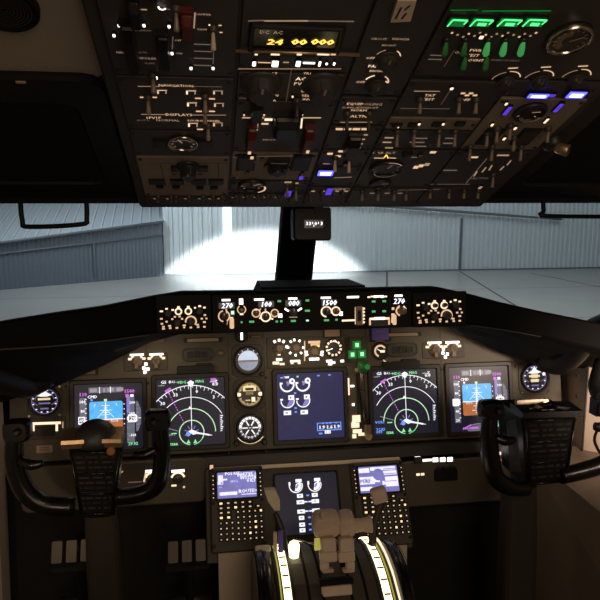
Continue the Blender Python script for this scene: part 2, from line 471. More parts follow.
# dark eyebrow-window surrounds either side of the overhead, in the ceiling
def recess(name, x0, x1, v0, v1, label):
    b = MB(); cx, cy = (x0+x1)/2-ox, (v0+v1)/2; w, h = x1-x0, v1-v0
    P = thing(name, label, 'window shade', OH.mat(oh(cx, cy, -LIN+.001)))
    b.frame(0, 0, w, h, w-.10, h-.13, 0, .010, 'black_plastic', .03, .004); b.build('shade_frame', P)
    b = MB(); b.slab(0, 0, w-.10, h-.13, .001, .006, 'black_matt', .02); b.build('shade_panel', P)
    # small tan patches scattered along the aft lip
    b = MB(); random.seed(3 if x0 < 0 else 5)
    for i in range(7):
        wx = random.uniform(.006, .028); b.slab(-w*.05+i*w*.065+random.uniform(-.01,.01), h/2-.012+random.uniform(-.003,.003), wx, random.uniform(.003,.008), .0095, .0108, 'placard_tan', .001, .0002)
    b.build('lip_patches', P)
    return P
vtop = (OH.hit(60, 92)-OH.o).dot(OH.v)
# round black speaker in the left liner
SP = OH.off(-LIN)
P = Panel('ceiling_speaker', 'round black speaker grille set in the grey-brown ceiling liner', 'speaker', SP, 4, 4)
r = 35*P.k(4, 4)
b = MB(); b.lathe(0, 0, [(r,0),(r,.008),(r*.95,.010),(r*.90,.006),(r*.3,.004)], 'black_matt', 40); P.part(b, 'speaker_ring')
b = MB()
for i in range(1, 9): b.arc(0, 0, r*.86*i/9, .002, 0, 360, .0078, 'bezel_dark', 40)
P.part(b, 'grille')
# two little screws / buttons in the liner
b = MB(); P = SP.hit(103, 78); b.T = SP.mat(P); b.lathe(0, 0, [(.006,0),(.006,.003),(.003,.005)], 'black_plastic', 12); b.T = None
tag(b.build('trim_button'), 'tiny black button in the grey-brown ceiling liner corner', 'button')

# windshield: centre post, glass panes, lower sill
pb = [ypt(276, 291, 2.12), ypt(311, 291, 2.12)]; pt = [ypt(284, 203, 1.70), ypt(320, 203, 1.70)]
ext = lambda a, c, k: a+(a-c)*k
tb = [ext(pb[0], pt[0], .35), ext(pb[1], pt[1], .35)]; tt = [ext(pt[0], pb[0], .25), ext(pt[1], pb[1], .25)]
dpt = Vector((0, .05, .02)); fr = Vector((0, -.012, -.004))
b = MB()
def prof(a, c): 
    w = (c-a); return [tuple(a+dpt), tuple(a), tuple(a+w*.12+fr), tuple(a+w*.88+fr), tuple(c), tuple(c+dpt)]
b.loft([prof(*tb), prof(*pb), prof(*pt), prof(*tt)], 'post_black')
struct(b, 'window_post')
g = bpy.data.materials.new('windshield_glass'); g.use_nodes = True; nt = g.node_tree; nt.nodes.clear()
o_ = nt.nodes.new('ShaderNodeOutputMaterial'); mx = nt.nodes.new('ShaderNodeMixShader'); tr = nt.nodes.new('ShaderNodeBsdfTransparent'); gl = nt.nodes.new('ShaderNodeBsdfGlossy')
tr.inputs[0].default_value = (.92,.95,.95,1); gl.inputs['Roughness'].default_value = .02; mx.inputs[0].default_value = .02
nt.links.new(tr.outputs[0], mx.inputs[1]); nt.links.new(gl.outputs[0], mx.inputs[2]); nt.links.new(mx.outputs[0], o_.inputs[0]); M['windshield_glass'] = g
for nme, ib, it, sx in (('window_1', tb[0], tt[0], -1), ('window_2', tb[1], tt[1], 1)):
    b = MB(); q0, q1 = Vector((sx*1.0, 1.80, .90)), Vector((sx*1.0, 1.72, 1.60))
    a0, a1 = ib+Vector((0,.03,0)), it+Vector((0,.03,0)); th = Vector((0,.012,0))
    N = 6; r0 = []; r1 = []
    rings = []
    for k in range(N+1):
        t = k/N; bow = Vector((0, .05*math.sin(math.pi*t), 0)); lo, hi = a0.lerp(q0, t)+bow, a1.lerp(q1, t)+bow
        rings.append([tuple(lo), tuple(hi), tuple(hi+th), tuple(lo+th)])
    b.loft(rings, 'windshield_glass'); struct(b, nme)
# bent black handle bars hanging in front of the glass
def handle(pts, Y, label):
    P = [ypt(x, y, Y) for x, y in pts]; root = thing('grab_handle', label, 'handle', P[0])
    b = MB(); q = []
    for i, p in enumerate(P):
        if 0 < i < len(P)-1 or (i == len(P)-1 and len(P) == 3):
            a = P[i-1]; c = P[i+1] if i+1 < len(P) else None
            q.append(p+(a-p).normalized()*.012)
            if c: q.append(p+(c-p).normalized()*.012)
        else: q.append(p)
    b.tube([p-P[0] for p in q], .0052, 'black_plastic', 8); b.build('bar', root)
    for p in ([P[0], P[-1]] if len(P) == 4 else [P[0]]):
        c = MB(); c.lathe(p.x-P[0].x, p.y-P[0].y, [(.012,-.004+p.z-P[0].z),(.012,.012+p.z-P[0].z)], 'black_plastic', 12); c.build('mounting_foot', root)
handle([(20,196),(23,227),(87,224),(86,196)], 1.42, 'thin black U-shaped handle hanging before the blue-grey shed')
handle([(543,194),(544,216),(660,216),(660,194)], 1.40, 'thin black U-shaped handle hanging before the right-hand end of the ribbed wall')
# ================================================================= OVERHEAD PANEL
COLS = [147, 230, 305, 348, 420, 486]
def bx(i, y): return 222+(COLS[i]-222)*(460-y)/260
def uv(px, py): d = OH.hit(px, py)-OH.o; return d.dot(OH.u), d.dot(OH.v)
UB = [uv(bx(i, 150), 150)[0] for i in range(6)]
VT = 1.0
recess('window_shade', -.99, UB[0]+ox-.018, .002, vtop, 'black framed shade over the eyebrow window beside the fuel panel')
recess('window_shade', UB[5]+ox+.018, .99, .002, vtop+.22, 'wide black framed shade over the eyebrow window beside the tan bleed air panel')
b = MB()
# carrying frame of the overhead: a thick tray under the liner
fr_ = thing('overhead_panel_frame', 'dark structural frame that carries all the overhead switch panels', 'overhead frame', OH.mat(oh((UB[0]+UB[5])/2, .5)))
W = UB[5]-UB[0]
b = MB(); b.slab(0, -.0, W+.03, 1.02, -.03, -.004, 'overhead_grey', .008, .003); b.build('tray', fr_)
b = MB()
for u in UB: b.box(u-(UB[0]+UB[5])/2, 0, -.0038, .003, 1.0, .001, 'bezel_dark')
b.build('mounting_rail', fr_)

def module(name, label, c0, c1, y0, y1, mn='overhead_plate', thick=.004, cat='switch panel', u0=None, u1=None, group=None):
    """plate between column edges c0..c1, from photo row y0 (aft edge) to y1 (front edge)"""
    xm = (bx(c0, (y0+y1)/2)+bx(c1, (y0+y1)/2))/2
    v1 = uv(xm, y0)[1]; v0 = uv(xm, y1)[1]
    ua = UB[c0] if u0 is None else u0; ub = UB[c1] if u1 is None else u1
    P = Panel.__new__(Panel); P.pl = OH; P.o = oh((ua+ub)/2, (v0+v1)/2); P.e = thing(name, label, cat, OH.mat(P.o), group); P.let = MB()
    w, h = ub-ua-.004, v1-v0-.003; P.w, P.h = w, h
    b = MB(); b.slab(0, 0, w, h, -.0035, 0, mn, .003, .001)
    for sx in (-1, 1):
        for sy in ((-1, 1) if h > .05 else (0,)):
            b.lathe(sx*(w/2-.006), sy*(h/2-.008), [(.0034,0),(.0034,.001),(.002,.0016)], 'bezel_dark', 8)
    P.part(b, 'panel_plate')
    return P
def gauge(P, px, py, rpx, face='gauge_face', rim='bezel_dark', marks='lit_dim', name='dial_gauge', needle=60, ticks=9, h=.006):
    x, y = P.q(px, py); r = rpx*P.k(px, py); b = MB()
    b.lathe(0, 0, [(r,0),(r,h*.8),(r*.95,h),(r*.86,h),(r*.84,h*.35)], rim, 32, cap1=False)
    g = b.build(name, P.e, loc=(x, y, 0))
    c = MB(); c.disc(0, 0, r*.85, h*.35, face, 28)
    for i in range(ticks):
        a = R(220-260*i/(ticks-1)); c.line(.62*r*math.cos(a), .62*r*math.sin(a), .78*r*math.cos(a), .78*r*math.sin(a), r*.06, h*.40, marks)
    c.build('dial_face', g)
    c = MB(); a = R(needle); c.line(0, 0, .62*r*math.cos(a), .62*r*math.sin(a), r*.07, h*.5, marks); c.disc(0, 0, r*.12, h*.55, 'bezel_dark', 10); c.build('needle', g)
    return g
def display_windows(P, items): pass
def tiny_arc(P, px, py, r, a0=20, a1=160, mn='lit_dim', w=1.2): P.arc(px, py, r, a0, a1, w, mn)

# --- column 1 --------------------------------------------------------
P = module('flight_control_panel', 'overhead panel with black switch guards and one dark red guard near the light liner', 0, 1, -60, 76)
for x, y, w, h in ((131,45,13,48),(164,48,11,34),(135,8,12,26),(152,-18,12,20)): guard(P, x, y, w, h, 'black_guard', .016)
guard(P, 187, 20, 12, 24, 'red_guard', .016)
light(P, 187, 35, 10, 5, 'placard_dull', 'guard_tab')
for x, y in ((119,23),(144,23),(169,24),(114,33),(172,51),(191,66),(213,66)):
    light(P, x, y, 2.6, 2.4, 'lit_white', 'indicator_lamp')
x, y = P.q(162, 5); bb = MB(); bb.arc(0, 0, 3.4*P.k(162,5), 1.8*P.k(162,5), 160, 380, .003, 'lit_white', 10); bb.tube([(3.4*P.k(162,5),0,.003),(3.3*P.k(162,5),.012,.004)], .0012, 'bright_metal', 6); bb.build('switch_collar', P.e, loc=(x, y, 0))
P.bar(141, 9, 12, 1.2, 'lit_dim'); P.bar(171, 9, 12, 1, 'lit_faint'); P.text('STANDBY', 143, 30, 1.7, 'lit_faint'); P.text('FEEL', 120, 52, 1.6, 'lit_dim')
P.text('OFF', 178, 40, 1.7, 'lit_dim'); P.text('ON', 179, 53, 1.7, 'lit_dim'); P.text('SPOILER', 148, 58, 1.9, 'lit_dim'); P.text('YAW', 202, 29, 2., 'lit_dim'); P.text('DAMPER', 203, 14, 2., 'lit_dim'); P.text('ALTN', 142, 52, 1.6, 'lit_faint'); P.text('FLAPS', 150, 63, 1.6, 'lit_faint')
P.ln(195, 12, 194, 28, 1.4, 'lit_dim'); P.ln(173, 36, 172, 50, .8, 'lit_faint'); P.ln(214, 44, 213, 64, .6, 'lit_faint')
for k in range(4): P.bar(203, 44+k*7, 18, 1, 'lit_faint')
toggle(P, 213, 28, 'lever_tan'); toggle(P, 176, 8)
P.ln(209, 24, 211, 27, 1.6, 'lit_warm'); P.bar(220, 25, 3, 1, 'lit_amber'); P.bar(221, 32, 3, 1, 'lit_amber')
P.done()
P = module('navigation_panel', 'overhead navigation and displays transfer panel with amber lettering and lit bars', 0, 1, 77, 130)
P.text('NAVIGATION', 176, 85.3, 2.2, 'lit_amber'); P.ln(138, 86, 160, 86, 1, 'lit_dim'); P.ln(192, 86, 222, 86.5, .8, 'lit_faint')
P.text('DISPLAYS', 179, 114.4, 2.3, 'lit_amber'); P.ln(141, 114, 168, 114.3, 1.1, 'lit_dim'); P.ln(190, 114.6, 226, 114.8, 1.1, 'lit_dim')
for x, y in ((153,75),(148,97),(205,96),(205,108),(208,125)):
    toggle(P, x, y, 'knob_tan', .018, r=.0036)
for x, y, g in ((162,91.5,'c'),(191,92,'l'),(218,92,'r'),(192,104,'l'),(219,104.5,'r'),(193,124.5,'l'),(218,124,'r')):
    P.ln(x-5, y-1.5, x+5, y-1.5, 1.3, 'lit_amber' if g != 'r' else 'lit_dim'); P.ln(x-4, y-1, x-4, y+2, 1.8, 'lit_warm' if g == 'l' else 'lit_amber'); P.ln(x+4, y-1, x+4, y+2, 1.3, 'lit_dim')
for x, y in ((143,97),(154,97),(198,98),(212,98.5),(199,111),(212,111),(200,129)): P.bar(x, y, 6, 1.2, 'lit_amber')
for i in range(5): P.text('IFV'[i % 3], 147+i*3.2, 117.5, 2.2, 'lit_amber')
P.text('NORMAL', 168, 120, 2., 'lit_dim'); P.text('SOURCE', 196, 120.3, 1.6, 'lit_amber'); P.text('PANEL', 214, 120.6, 1.6, 'lit_amber'); P.text('AUTO', 143, 120, 1.6, 'lit_faint')
light(P, 155.5, 75.5, 4, 2.5, 'lit_white', 'indicator_lamp')
P.done()
P = module('fuel_gauge_panel', 'narrow overhead plate with a shiny oval fuel temperature gauge', 0, 1, 131, 156)
gauge(P, 183, 142, 15.5, rim='bright_metal', needle=120)
P.arc(183, 142, 9, 30, 150, 1, 'lit_faint', .004)
for x in (160, 205): light(P, x, 143, 11, 6, 'bezel_dark', 'indicator_light')
P.done()
P = module('fuel_pump_panel', 'brown overhead fuel panel with crossfeed knob and printed flow lines', 0, 1, 157, 196, 'tan_plate')
let = P.let
for a in ((150,163,228,163),(160,163,166,186),(218,163,219,186),(155,185,222,185)): P.ln(*a, .8, 'bezel_dark', .0005)
knob(P, 188, 166, .017, .022, 'knob_black')
for x in (176, 203): light(P, x, 168, 8, 4, 'bezel_dark', 'indicator_light')
for x, w in ((157,13),(177,11),(199,12),(216,12)): light(P, x, 181, w, 3.5, 'bezel_dark', 'indicator_light')
for x, y in ((160,186),(176,186.5),(200,187),(214,187)): light(P, x, y, 6, 1.6, 'black_plastic', 'indicator_light')
for i in range(4): P.bar(174+i*8.5, 174, 5, 1.2, 'bezel_dark')
light(P, 181.5, 173.5, 1.6, 1.4, 'lit_amber', 'indicator_lamp')
P.done()
P = module('fuel_switch_strip', 'row of small fuel pump toggle switches along the windshield edge of the overhead', 0, 1, 197, 205)
for x in (158, 171, 176, 189, 203, 213, 222): toggle(P, x, 196, 'knob_brown', .009); P.bar(x-3, 198.5, 3.4, 1., 'lit_faint')
P.bar(222, 197, 6, 1.5, 'lit_faint')
P.done()

# --- column 2 --------------------------------------------------------
P = module('power_meter_panel', 'overhead electrical meter panel with amber digits in a black window', 1, 2, -60, 72)
x, y = P.q(296, 38); w = 84*P.k(296, 38); h = 22*P.kv(296, 38)
b = MB(); b.frame(0, 0, w+.012, h+.012, w, h, 0, .006, 'black_plastic', .004); b.build('display_bezel', P.e, loc=(x, y, 0))
b = MB(); b.rect(-w/2, -h/2, w/2, h/2, .001, 'screen_black'); dd = b.build('display_window', P.e, loc=(x, y, 0))
b = MB(); kk = P.k(296, 38); kv = P.kv(296, 38)
for t, px in (('24', 274), ('00', 298), ('000', 321.5)):
    xx, yy = P.q(px, 40.5); b.text(t, xx-x, yy-y, 5.4*kv, .002, 'digit_amber', sx=1.3, slant=.15, bold=.14)
b.text('DC  AC', -.03, .011, 3*kv, .0018, 'lit_dim')
b.build('digits', dd)
P.ln(248, 20.5, 264, 20, 2.2, 'lit_faint'); P.ln(264, 20.5, 308, 20.5, 2, 'lit_dim'); P.ln(308, 20.5, 354, 21, 2, 'lit_faint')
b = MB(); x0, y0 = P.q(298, 50); b.tube([(x0-.075,y0,.004),(x0+.075,y0,.004)], .0022, 'bronze_edge', 8); P.part(b, 'grab_bar')
for px, wpx, mn in ((256,3,'lit_warm'),(275,9,'lit_warm'),(299,5,'lit_warm'),(323,12,'lit_warm'),(333,5,'lit_amber')): P.bar(px, 49.8, wpx, 1.6, mn, .0065)
for px, w, h in ((254,3.5,4),(275,6.5,5.5),(298,4.5,5),(319.5,2.2,4.6),(326.5,2,1.8),(334,2,2.4)): light(P, px, 61.5, w, h, 'lit_white', 'indicator_lamp')
P.ln(258, 62, 272, 62.5, 1.6, 'lit_amber'); P.bar(309, 62.7, 12, 1.8, 'lit_white'); P.bar(286, 62, 6, 1.2, 'lit_dim')
P.ln(238, 68.5, 344, 68.5, 1.1, 'lit_dim')
P.done()
P = module('power_selector_panel', 'overhead panel with two large rotary meter selectors and a slanted white line', 1, 2, 73, 100)
knob(P, 261, 83, .024, .022, 'overhead_grey'); knob(P, 322, 84, .024, .022, 'overhead_grey')
for y, w in ((73,7),(78.5,10),(82.5,8),(89.5,8),(95,8),(100,6)): P.text({73:'BAT',78.5:'STBY',82.5:'PWR',89.5:'APU',95:'GEN',100:'TR'}[y], 273, y, 2.1, 'lit_amber')
for y, t in ((73,'TR1'),(91,'GEN2'),(95.4,'TEST'),(99,'INV')): P.text(t, 307, y, 2., 'lit_amber')
P.text('AC', 301, 78.5, 3.2, 'lit_warm'); P.text('PWR', 302, 83.5, 3., 'lit_amber')
P.ln(291.5, 69.5, 286, 101, 1.4, 'placard_tan', .0008)
for x, y in ((243,82),(242,98),(331,78),(332,83)): P.text('ON', x, y, 1.9, 'lit_faint')
P.arc(317, 92, 6, 300, 360, .9, 'lit_dim'); toggle(P, 297, 100, 'knob_brown')
light(P, 292.5, 94.5, 1.6, 1.6, 'lit_warm', 'indicator_lamp')
P.done()
P = module('standby_power_panel', 'overhead panel with two dark red guarded switches around a black guard', 1, 2, 101, 152)
guard(P, 257, 103, 12, 22, 'black_guard', .02); guard(P, 286, 121, 25, 17, 'black_guard', .022)
guard(P, 251, 135, 9, 22, 'red_guard', .018); guard(P, 307, 136, 9, 23, 'red_guard', .018)
for x in (252, 309): P.ln(x-10, 117.5, x+12, 117.5, 1.5, 'lit_amber')
P.bar(268.5, 119.3, 8, 2.4, 'lit_warm'); P.bar(265, 123.5, 7, 1.6, 'lit_amber')
P.ln(258, 118, 257, 130, 1.4, 'lit_amber'); P.ln(302, 118, 301, 128, 1.6, 'lit_warm')
for x, y in ((244,113),(264,113),(302,113),(298,124)): light(P, x, y, 1.7, 1.5, 'lit_amber', 'indicator_lamp')
for x, y in ((249,142),(251.5,147),(307,141)): P.bar(x, y, 3.2, 3, 'lit_amber', .0185)
P.text('DISCONNECT', 277, 139.5, 1.5, 'lit_dim'); P.bar(278, 145, 7, 1, 'bezel_dark')
P.done()
P = module('generator_panel', 'brown overhead generator panel with a black central knob and two dark windows', 1, 2, 153, 180, 'tan_plate')
for x in (246, 301): light(P, x, 162, 15, 12, 'bezel_dark', 'indicator_window')
guard(P, 278, 163, 20, 10, 'black_guard', .016); knob(P, 277, 163, .015, .02, 'black_guard')
for x, y in ((247.5,172),(262,158.5),(266,165),(254,160),(288,168),(302,173)): light(P, x, y, 3, 2.2, 'placard_dull', 'indicator_lamp')
P.ln(232, 157, 312, 155, 1, 'lit_faint')
light(P, 301, 176, 4, 3.5, 'violet_glow', 'painted_reflection_tip')  # violet reflection drawn as a glow on the switch tip
P.done()
P = module('power_unit_panel', 'overhead strip with a glinting oval gauge and an edge bar above the ribbed wall', 1, 2, 181, 193)
gauge(P, 252, 184.5, 14, needle=30, rim='bezel_dark')
P.arc(255, 185, 10, -70, 30, 1.8, 'lit_amber', .007); P.ln(222, 190.5, 264, 190.8, 1.8, 'placard_dull', .0009)
toggle(P, 287, 184); toggle(P, 296, 187); P.bar(288, 182, 7, 1.6, 'lit_dim'); P.bar(297, 183, 3, 1.4, 'lit_dim'); light(P, 288, 192, 6, 5, 'violet_glow', 'painted_reflection_tip')
P.done()
P = module('wiper_strip', 'strip of tiny generator toggles at the front edge above the ribbed wall', 1, 2, 194, 205)
for x in (236, 247, 258, 268, 279, 290, 299): toggle(P, x, 195.5, 'knob_brown', .009); P.bar(x-3, 197, 3, 1., 'lit_faint')
P.done()

# --- column 3 : between the boundary lines --------------------------
P = module('instrument_light_panel', 'overhead brightness panel with two arc scales for circuit breaker and panel lights', 2, 3, -60, 96, u1=UB[3])
P.text('CIRCUIT', 379, 38.5, 1.9, 'lit_dim'); P.text('BREAKER', 401, 38.7, 1.9, 'lit_dim')
P.text('BRIGHT', 389, 45, 1.8, 'lit_dim'); P.text('OFF', 370.5, 57.7, 2.2, 'lit_amber'); P.text('PANEL', 377, 66, 2.5, 'lit_warm'); P.text('BRIGHT', 378, 70.6, 2., 'lit_amber'); P.text('OFF', 360.5, 81.7, 2.1, 'lit_amber'); P.bar(387, 81.7, 4, 2, 'lit_amber')
P.arc(388, 57, 12, 10, 60, 1.3, 'lit_amber'); P.arc(387, 57, 12, 110, 160, 1.1, 'lit_dim'); P.arc(376, 82, 12, 10, 60, 1.3, 'lit_amber'); P.arc(376, 82, 12, 110, 160, 1.3, 'lit_warm')
knob(P, 387, 60, .015, .010, 'overhead_grey'); knob(P, 376, 86, .013, .010, 'overhead_grey')
P.done()
P = module('equipment_cooling_panel', 'small overhead panel with lines of dim amber capitals above two switches', 2, 3, 97, 125)
P.text('EQUIP', 355, 103.5, 2.2, 'lit_amber'); P.text('COOLING', 369, 103.8, 2.2, 'lit_dim'); P.text('SUPPLY', 350, 107.4, 1.8, 'lit_dim'); P.text('EXHAUST', 368, 107.4, 1.8, 'lit_dim')
P.text('NORM', 359, 110, 2., 'lit_amber'); P.text('ALTN', 358.5, 116, 2.4, 'lit_amber')
toggle(P, 347, 113, 'knob_brown'); toggle(P, 369, 113, 'knob_brown'); P.ln(340, 122, 372, 121.8, 1.3, 'lit_dim')
P.done()
P = module('emergency_light_panel', 'overhead panel with a black guarded emergency light switch and amber caption bars', 2, 3, 126, 149)
guard(P, 352, 141, 13, 17, 'black_guard', .02)
for i, w in enumerate((9,7,7,8)): P.bar(339+i*8.7, 128.8, 7.5, 2., 'lit_amber')
for y, w in ((134.5,9),(139,7),(143.5,6),(147.5,5)): P.bar(363.5-(y-134)*.4, y, w, 1.3, 'lit_dim')
P.bar(339, 138, 5, 4, 'bezel_dark')
P.done()
P = module('seat_belt_sign_panel', 'overhead panel with small cream-tipped chime and sign switches', 2, 3, 150, 166)
for x, y in ((330,153.5),(338,156),(341,151),(351,154),(346,163)): P.bar(x, y, 5.5, 2., 'lit_amber')
for x, y in ((335,157),(349,158)): toggle(P, x, y, 'lever_tan')
light(P, 346.5, 163.5, 6, 2.6, 'placard_tan', 'indicator_light'); P.text('NO', 352, 150, 2.2, 'lit_dim')
P.done()
P = module('power_relay_panel', 'overhead panel with one glaring blue light beside the generator plate', 2, 3, 167, 186)
light(P, 325.5, 171.5, 15, 4.6, 'lamp_blue', 'blue_light', core='lamp_blue_core'); P.ln(322, 163.5, 330, 163.5, 1.2, 'lit_dim')
light(P, 329, 190, 6, 6, 'violet_glow', 'painted_reflection_tip')
P.ln(334, 177.5, 352, 176.8, 1., 'lit_dim'); P.done()
P = module('windshield_wiper_controls', 'short overhead strip with tiny toggles right above the compass', 2, 3, 187, 205)
for x in (310, 322, 334, 343): toggle(P, x, 192.5, 'knob_brown', .012); P.bar(x+3, 191, 4, 1.2, 'lit_dim')
P.text('WIPER', 341, 189, 1.8, 'lit_dim'); P.done()

# --- column 4 --------------------------------------------------------
P = module('window_heat_panel', 'overhead panel with rows of green lit switch blades and a slanted pale line', 3, 5, -60, 80, u1=UB[5])
# four green glowing annunciators and their green-lit switch blades
for i, (x, w, mn) in enumerate(((457,17,'lamp_green_dim'),(481,20,'lamp_green'),(509,21,'lamp_green'),(534,20,'lamp_green'))):
    light(P, x, 20, w, 7, 'lamp_green_dim', 'green_light')
    xx, yy = P.q(x, 20); bb = MB(); ww = w*P.k(x,20)*.5; hh = 3.2*P.kv(x,20); z = .0048
    bb.line(-ww, -hh, -ww*.75, hh, .0022, z, 'lamp_green'); bb.line(-ww*.75, hh, ww, hh, .0030, z, 'lamp_green'); bb.line(ww, hh, ww*.8, -hh*.2, .0020, z, 'lamp_green')
    if i: bb.rect(-ww*.35, -hh*.7, ww*.55, hh*.2, z, 'lamp_green')
    bb.build('glowing_caption', P.e, loc=(xx, yy, 0))
P.ln(450, 9.8, 478, 9.6, 1.2, 'lamp_green_dim'); P.ln(482, 10.6, 551, 10.4, 1.6, 'lamp_green_dim')
for i, (x, mn) in enumerate(((446,'green_plastic'),(465,'green_plastic'),(488,'green_small'),(505,'green_small'),(523,'green_small'),(465,'green_plastic'),(487,'green_plastic'))):
    y = 46 if i < 5 else 61
    xx, yy = P.q(x, y-7); key = ('blade', mn)
    def blade(mn=mn):
        c = MB(); c.lathe(0, 0, [(.005,0),(.005,.003),(.004,.005)], 'bezel_dark', 10)
        c.T = Matrix.Translation((0,0,.004)) @ Matrix.Rotation(R(50), 4, 'X'); c.loft([c.rr(0,0,.004,.004,.001,0), c.rr(0,0,.0072,.006,.002,.008), c.rr(0,0,.0078,.006,.002,.014), c.rr(0,0,.004,.003,.001,.017)], 'green_plastic_lit' if mn == 'green_small' else mn); c.T = None; return c
    place(P, key, blade, 'switch_blade', xx, yy)
for i in range(16): 
    x = 452+i*5.6; P.bar(x, 34+(i*7 % 5)-1.5, 2.2, 1.5, 'lit_dim' if i % 3 else 'lit_amber')
for x, y, t in ((473,55,'TEST'),(476,60,'OVHT'),(476,50,'PWR'),(459,52,'ON')): P.text(t, x, y, 2.4, 'lit_amber' if t != 'ON' else 'lit_dim')
light(P, 481, 35, 4, 2.6, 'lit_warm', 'indicator_lamp')
P.ln(454, 50, 444, 66, 1.3, 'placard_tan', .0008); P.text('WINDOW HEAT', 505, 60, 1.6, 'lit_faint')
P.bar(437, 55, 14, 1, 'lit_faint'); P.bar(435, 59, 14, 1, 'lit_faint')
P.done()
P = module('probe_heat_panel', 'overhead panel with TAT TEST style captions and a slanted pale line above the tan strip', 3, 4, 81, 117)
P.ln(414, 90.8, 440, 91, 1.2, 'lit_dim'); P.text('TAT', 430, 95, 2.2, 'lit_amber'); P.text('TEST', 428, 99, 2.2, 'lit_amber')
P.ln(452, 87, 441, 104, 1.5, 'placard_tan', .0008); light(P, 451.5, 86.5, 3, 2, 'lit_warm', 'indicator_lamp')
for x in (420, 459, 476): toggle(P, x, 99, 'knob_tan', .016)
for i in range(4): P.bar(463+i*4, 93+(i % 2)*2, 4.5, 1.5, 'lit_amber')
P.text('OFF', 465, 99.5, 2.2, 'lit_amber'); P.ln(400, 108, 450, 108.5, .8, 'lit_faint')
P.done()
P = module('hydraulic_panel', 'long narrow tan overhead strip with small lamps above four switches', 3, 4, 118, 130, 'tan_plate')
for x, y, mn in ((397,124.5,'bezel_dark'),(413,124,'bezel_dark'),(437,123.5,'bezel_dark'),(460,123,'bezel_dark')): light(P, x, y, 8, 2.6, mn, 'dark_indicator')
for x, y in ((419,122.3),(443,122.3),(398,125)): light(P, x, y, 2.2, 1.6, 'lit_warm', 'indicator_lamp')
P.done()
P = module('ice_protection_panel', 'black overhead panel of four pale toggles hanging under the tan strip', 3, 4, 131, 149)
for x in (397, 414, 439, 455): toggle(P, x, 131, 'knob_tan', .020)
for x, y, w in ((389,137.5,9),(387,142,9),(389,147.5,8),(420,138,15),(417,142,15),(419,146,15),(450,138,10),(448,143,10)): P.bar(x, y, w, 1.2, 'lit_faint' if x > 400 else 'lit_dim')
P.done()
P = module('altitude_gauge_panel', 'overhead panel with a large dim cabin altitude gauge and a small one under it', 3, 4, 150, 187)
P.text('CAB ALT', 384, 152.5, 1.9, 'lit_dim'); P.ln(374, 157.7, 384, 158, 1.5, 'lit_amber'); P.ln(388, 157.5, 396, 158, 1.4, 'lit_amber')
P.ln(384, 157.5, 386.5, 154.5, 1., 'digit_amber'); P.ln(386.5, 154.5, 388, 158, 1., 'digit_amber')
gauge(P, 386, 168, 17, rim='bezel_dark', marks='lit_faint', needle=70); P.arc(386, 168, 12, 200, 340, .9, 'lit_faint', .0075); P.arc(387, 166, 15, 40, 100, 1.3, 'lit_dim', .0075)
gauge(P, 380, 183, 11, rim='bezel_dark', marks='lit_faint', needle=20)
guard(P, 407, 153, 8, 4, 'black_guard', .008); light(P, 420, 154.5, 4, 2, 'placard_dull', 'indicator_lamp')
for i, x in enumerate((416, 421, 427)): P.bar(x, 167-i*1.4, 5, 2.6, 'lit_amber' if i < 2 else 'lit_dim')
P.bar(433, 152, 6, 2, 'lit_amber'); P.bar(414, 157, 6, 1, 'lit_faint')
P.done()
P = module('air_valve_strip', 'row of pale hanging toggles at the overhead front edge above the pale wall', 3, 4, 188, 205)
P.ln(398, 190, 440, 189, .9, 'lit_faint')
for x in (362, 378, 394, 406): toggle(P, x, 191, 'knob_tan', .014)
for x in (372, 387, 400): P.bar(x, 193, 5, 1.2, 'lit_faint')
P.done()

# --- column 5 --------------------------------------------------------
P = module('air_temperature_panel', 'overhead panel with three lit arc scales and two glaring blue lights', 4, 5, 81, 97)
for x, y in ((508,78),(541,77),(578,76)):
    P.arc(x-2, y+1, 13, 20, 100, 1.1, 'lit_amber'); P.arc(x-3, y+2, 14, 110, 175, .9, 'lit_dim'); P.ln(x, y-10, x+10, y-10.5, 1.6, 'lit_amber')
    knob(P, x-2, y+4, .011, .008, 'overhead_grey')
light(P, 538, 94, 20, 3.4, 'lamp_blue', 'blue_light', core='lamp_blue_core'); light(P, 576, 93, 17, 5, 'lamp_blue', 'blue_light', core='lamp_blue_core')
light(P, 552, 93.5, 6, 2, 'violet_glow', 'violet_light')
P.done()
Pg = Panel('duct_pressure_gauge', 'large silver-rimmed round gauge glinting beside the green switch lights', 'gauge', OH, 569, 36)
r = 22*Pg.k(569, 36)
b = MB(); b.lathe(0, 0, [(r,0),(r,.006),(r*.97,.009),(r*.90,.010),(r*.84,.008),(r*.82,.006)], 'bright_metal', 40, cap1=False); Pg.part(b, 'bezel_ring')
b = MB(); b.disc(0, 0, r*.83, .0065, 'knob_brown', 32); b.arc(0, 0, r*.5, r*.35, 100, 250, .0068, 'bright_metal', 20)
for i in range(11): a = R(210-240*i/10); b.line(.6*r*math.cos(a), .6*r*math.sin(a), .74*r*math.cos(a), .74*r*math.sin(a), .0015, .0072, 'placard_tan')
b.line(-.03*r, 0, .5*r, .35*r, .002, .008, 'placard_tan'); Pg.part(b, 'dial_face')
P = module('bleed_air_panel', 'brown trapezoid overhead plate with a round silver dial and two dark switch wells', 4, 5, 98, 150, 'tan_plate')
gauge(P, 530, 111, 16, face='bezel_dark', rim='bezel_dark', needle=10, ticks=3); 
xx, yy = P.q(531, 112); b = MB(); rr_ = 12*P.k(531, 112); b.arc(0, 0, rr_*.8, rr_*.3, 190, 350, .0075, 'bright_metal', 24); b.build('dial_glint_ring', P.e, loc=(xx, yy, 0))
for x in (490, 526): light(P, x, 136, 15, 11, 'bezel_dark', 'switch_well')
for x, y in ((487,132),(514,137),(497,128),(510,125),(548,128)): toggle(P, x, y, 'knob_tan', .018)
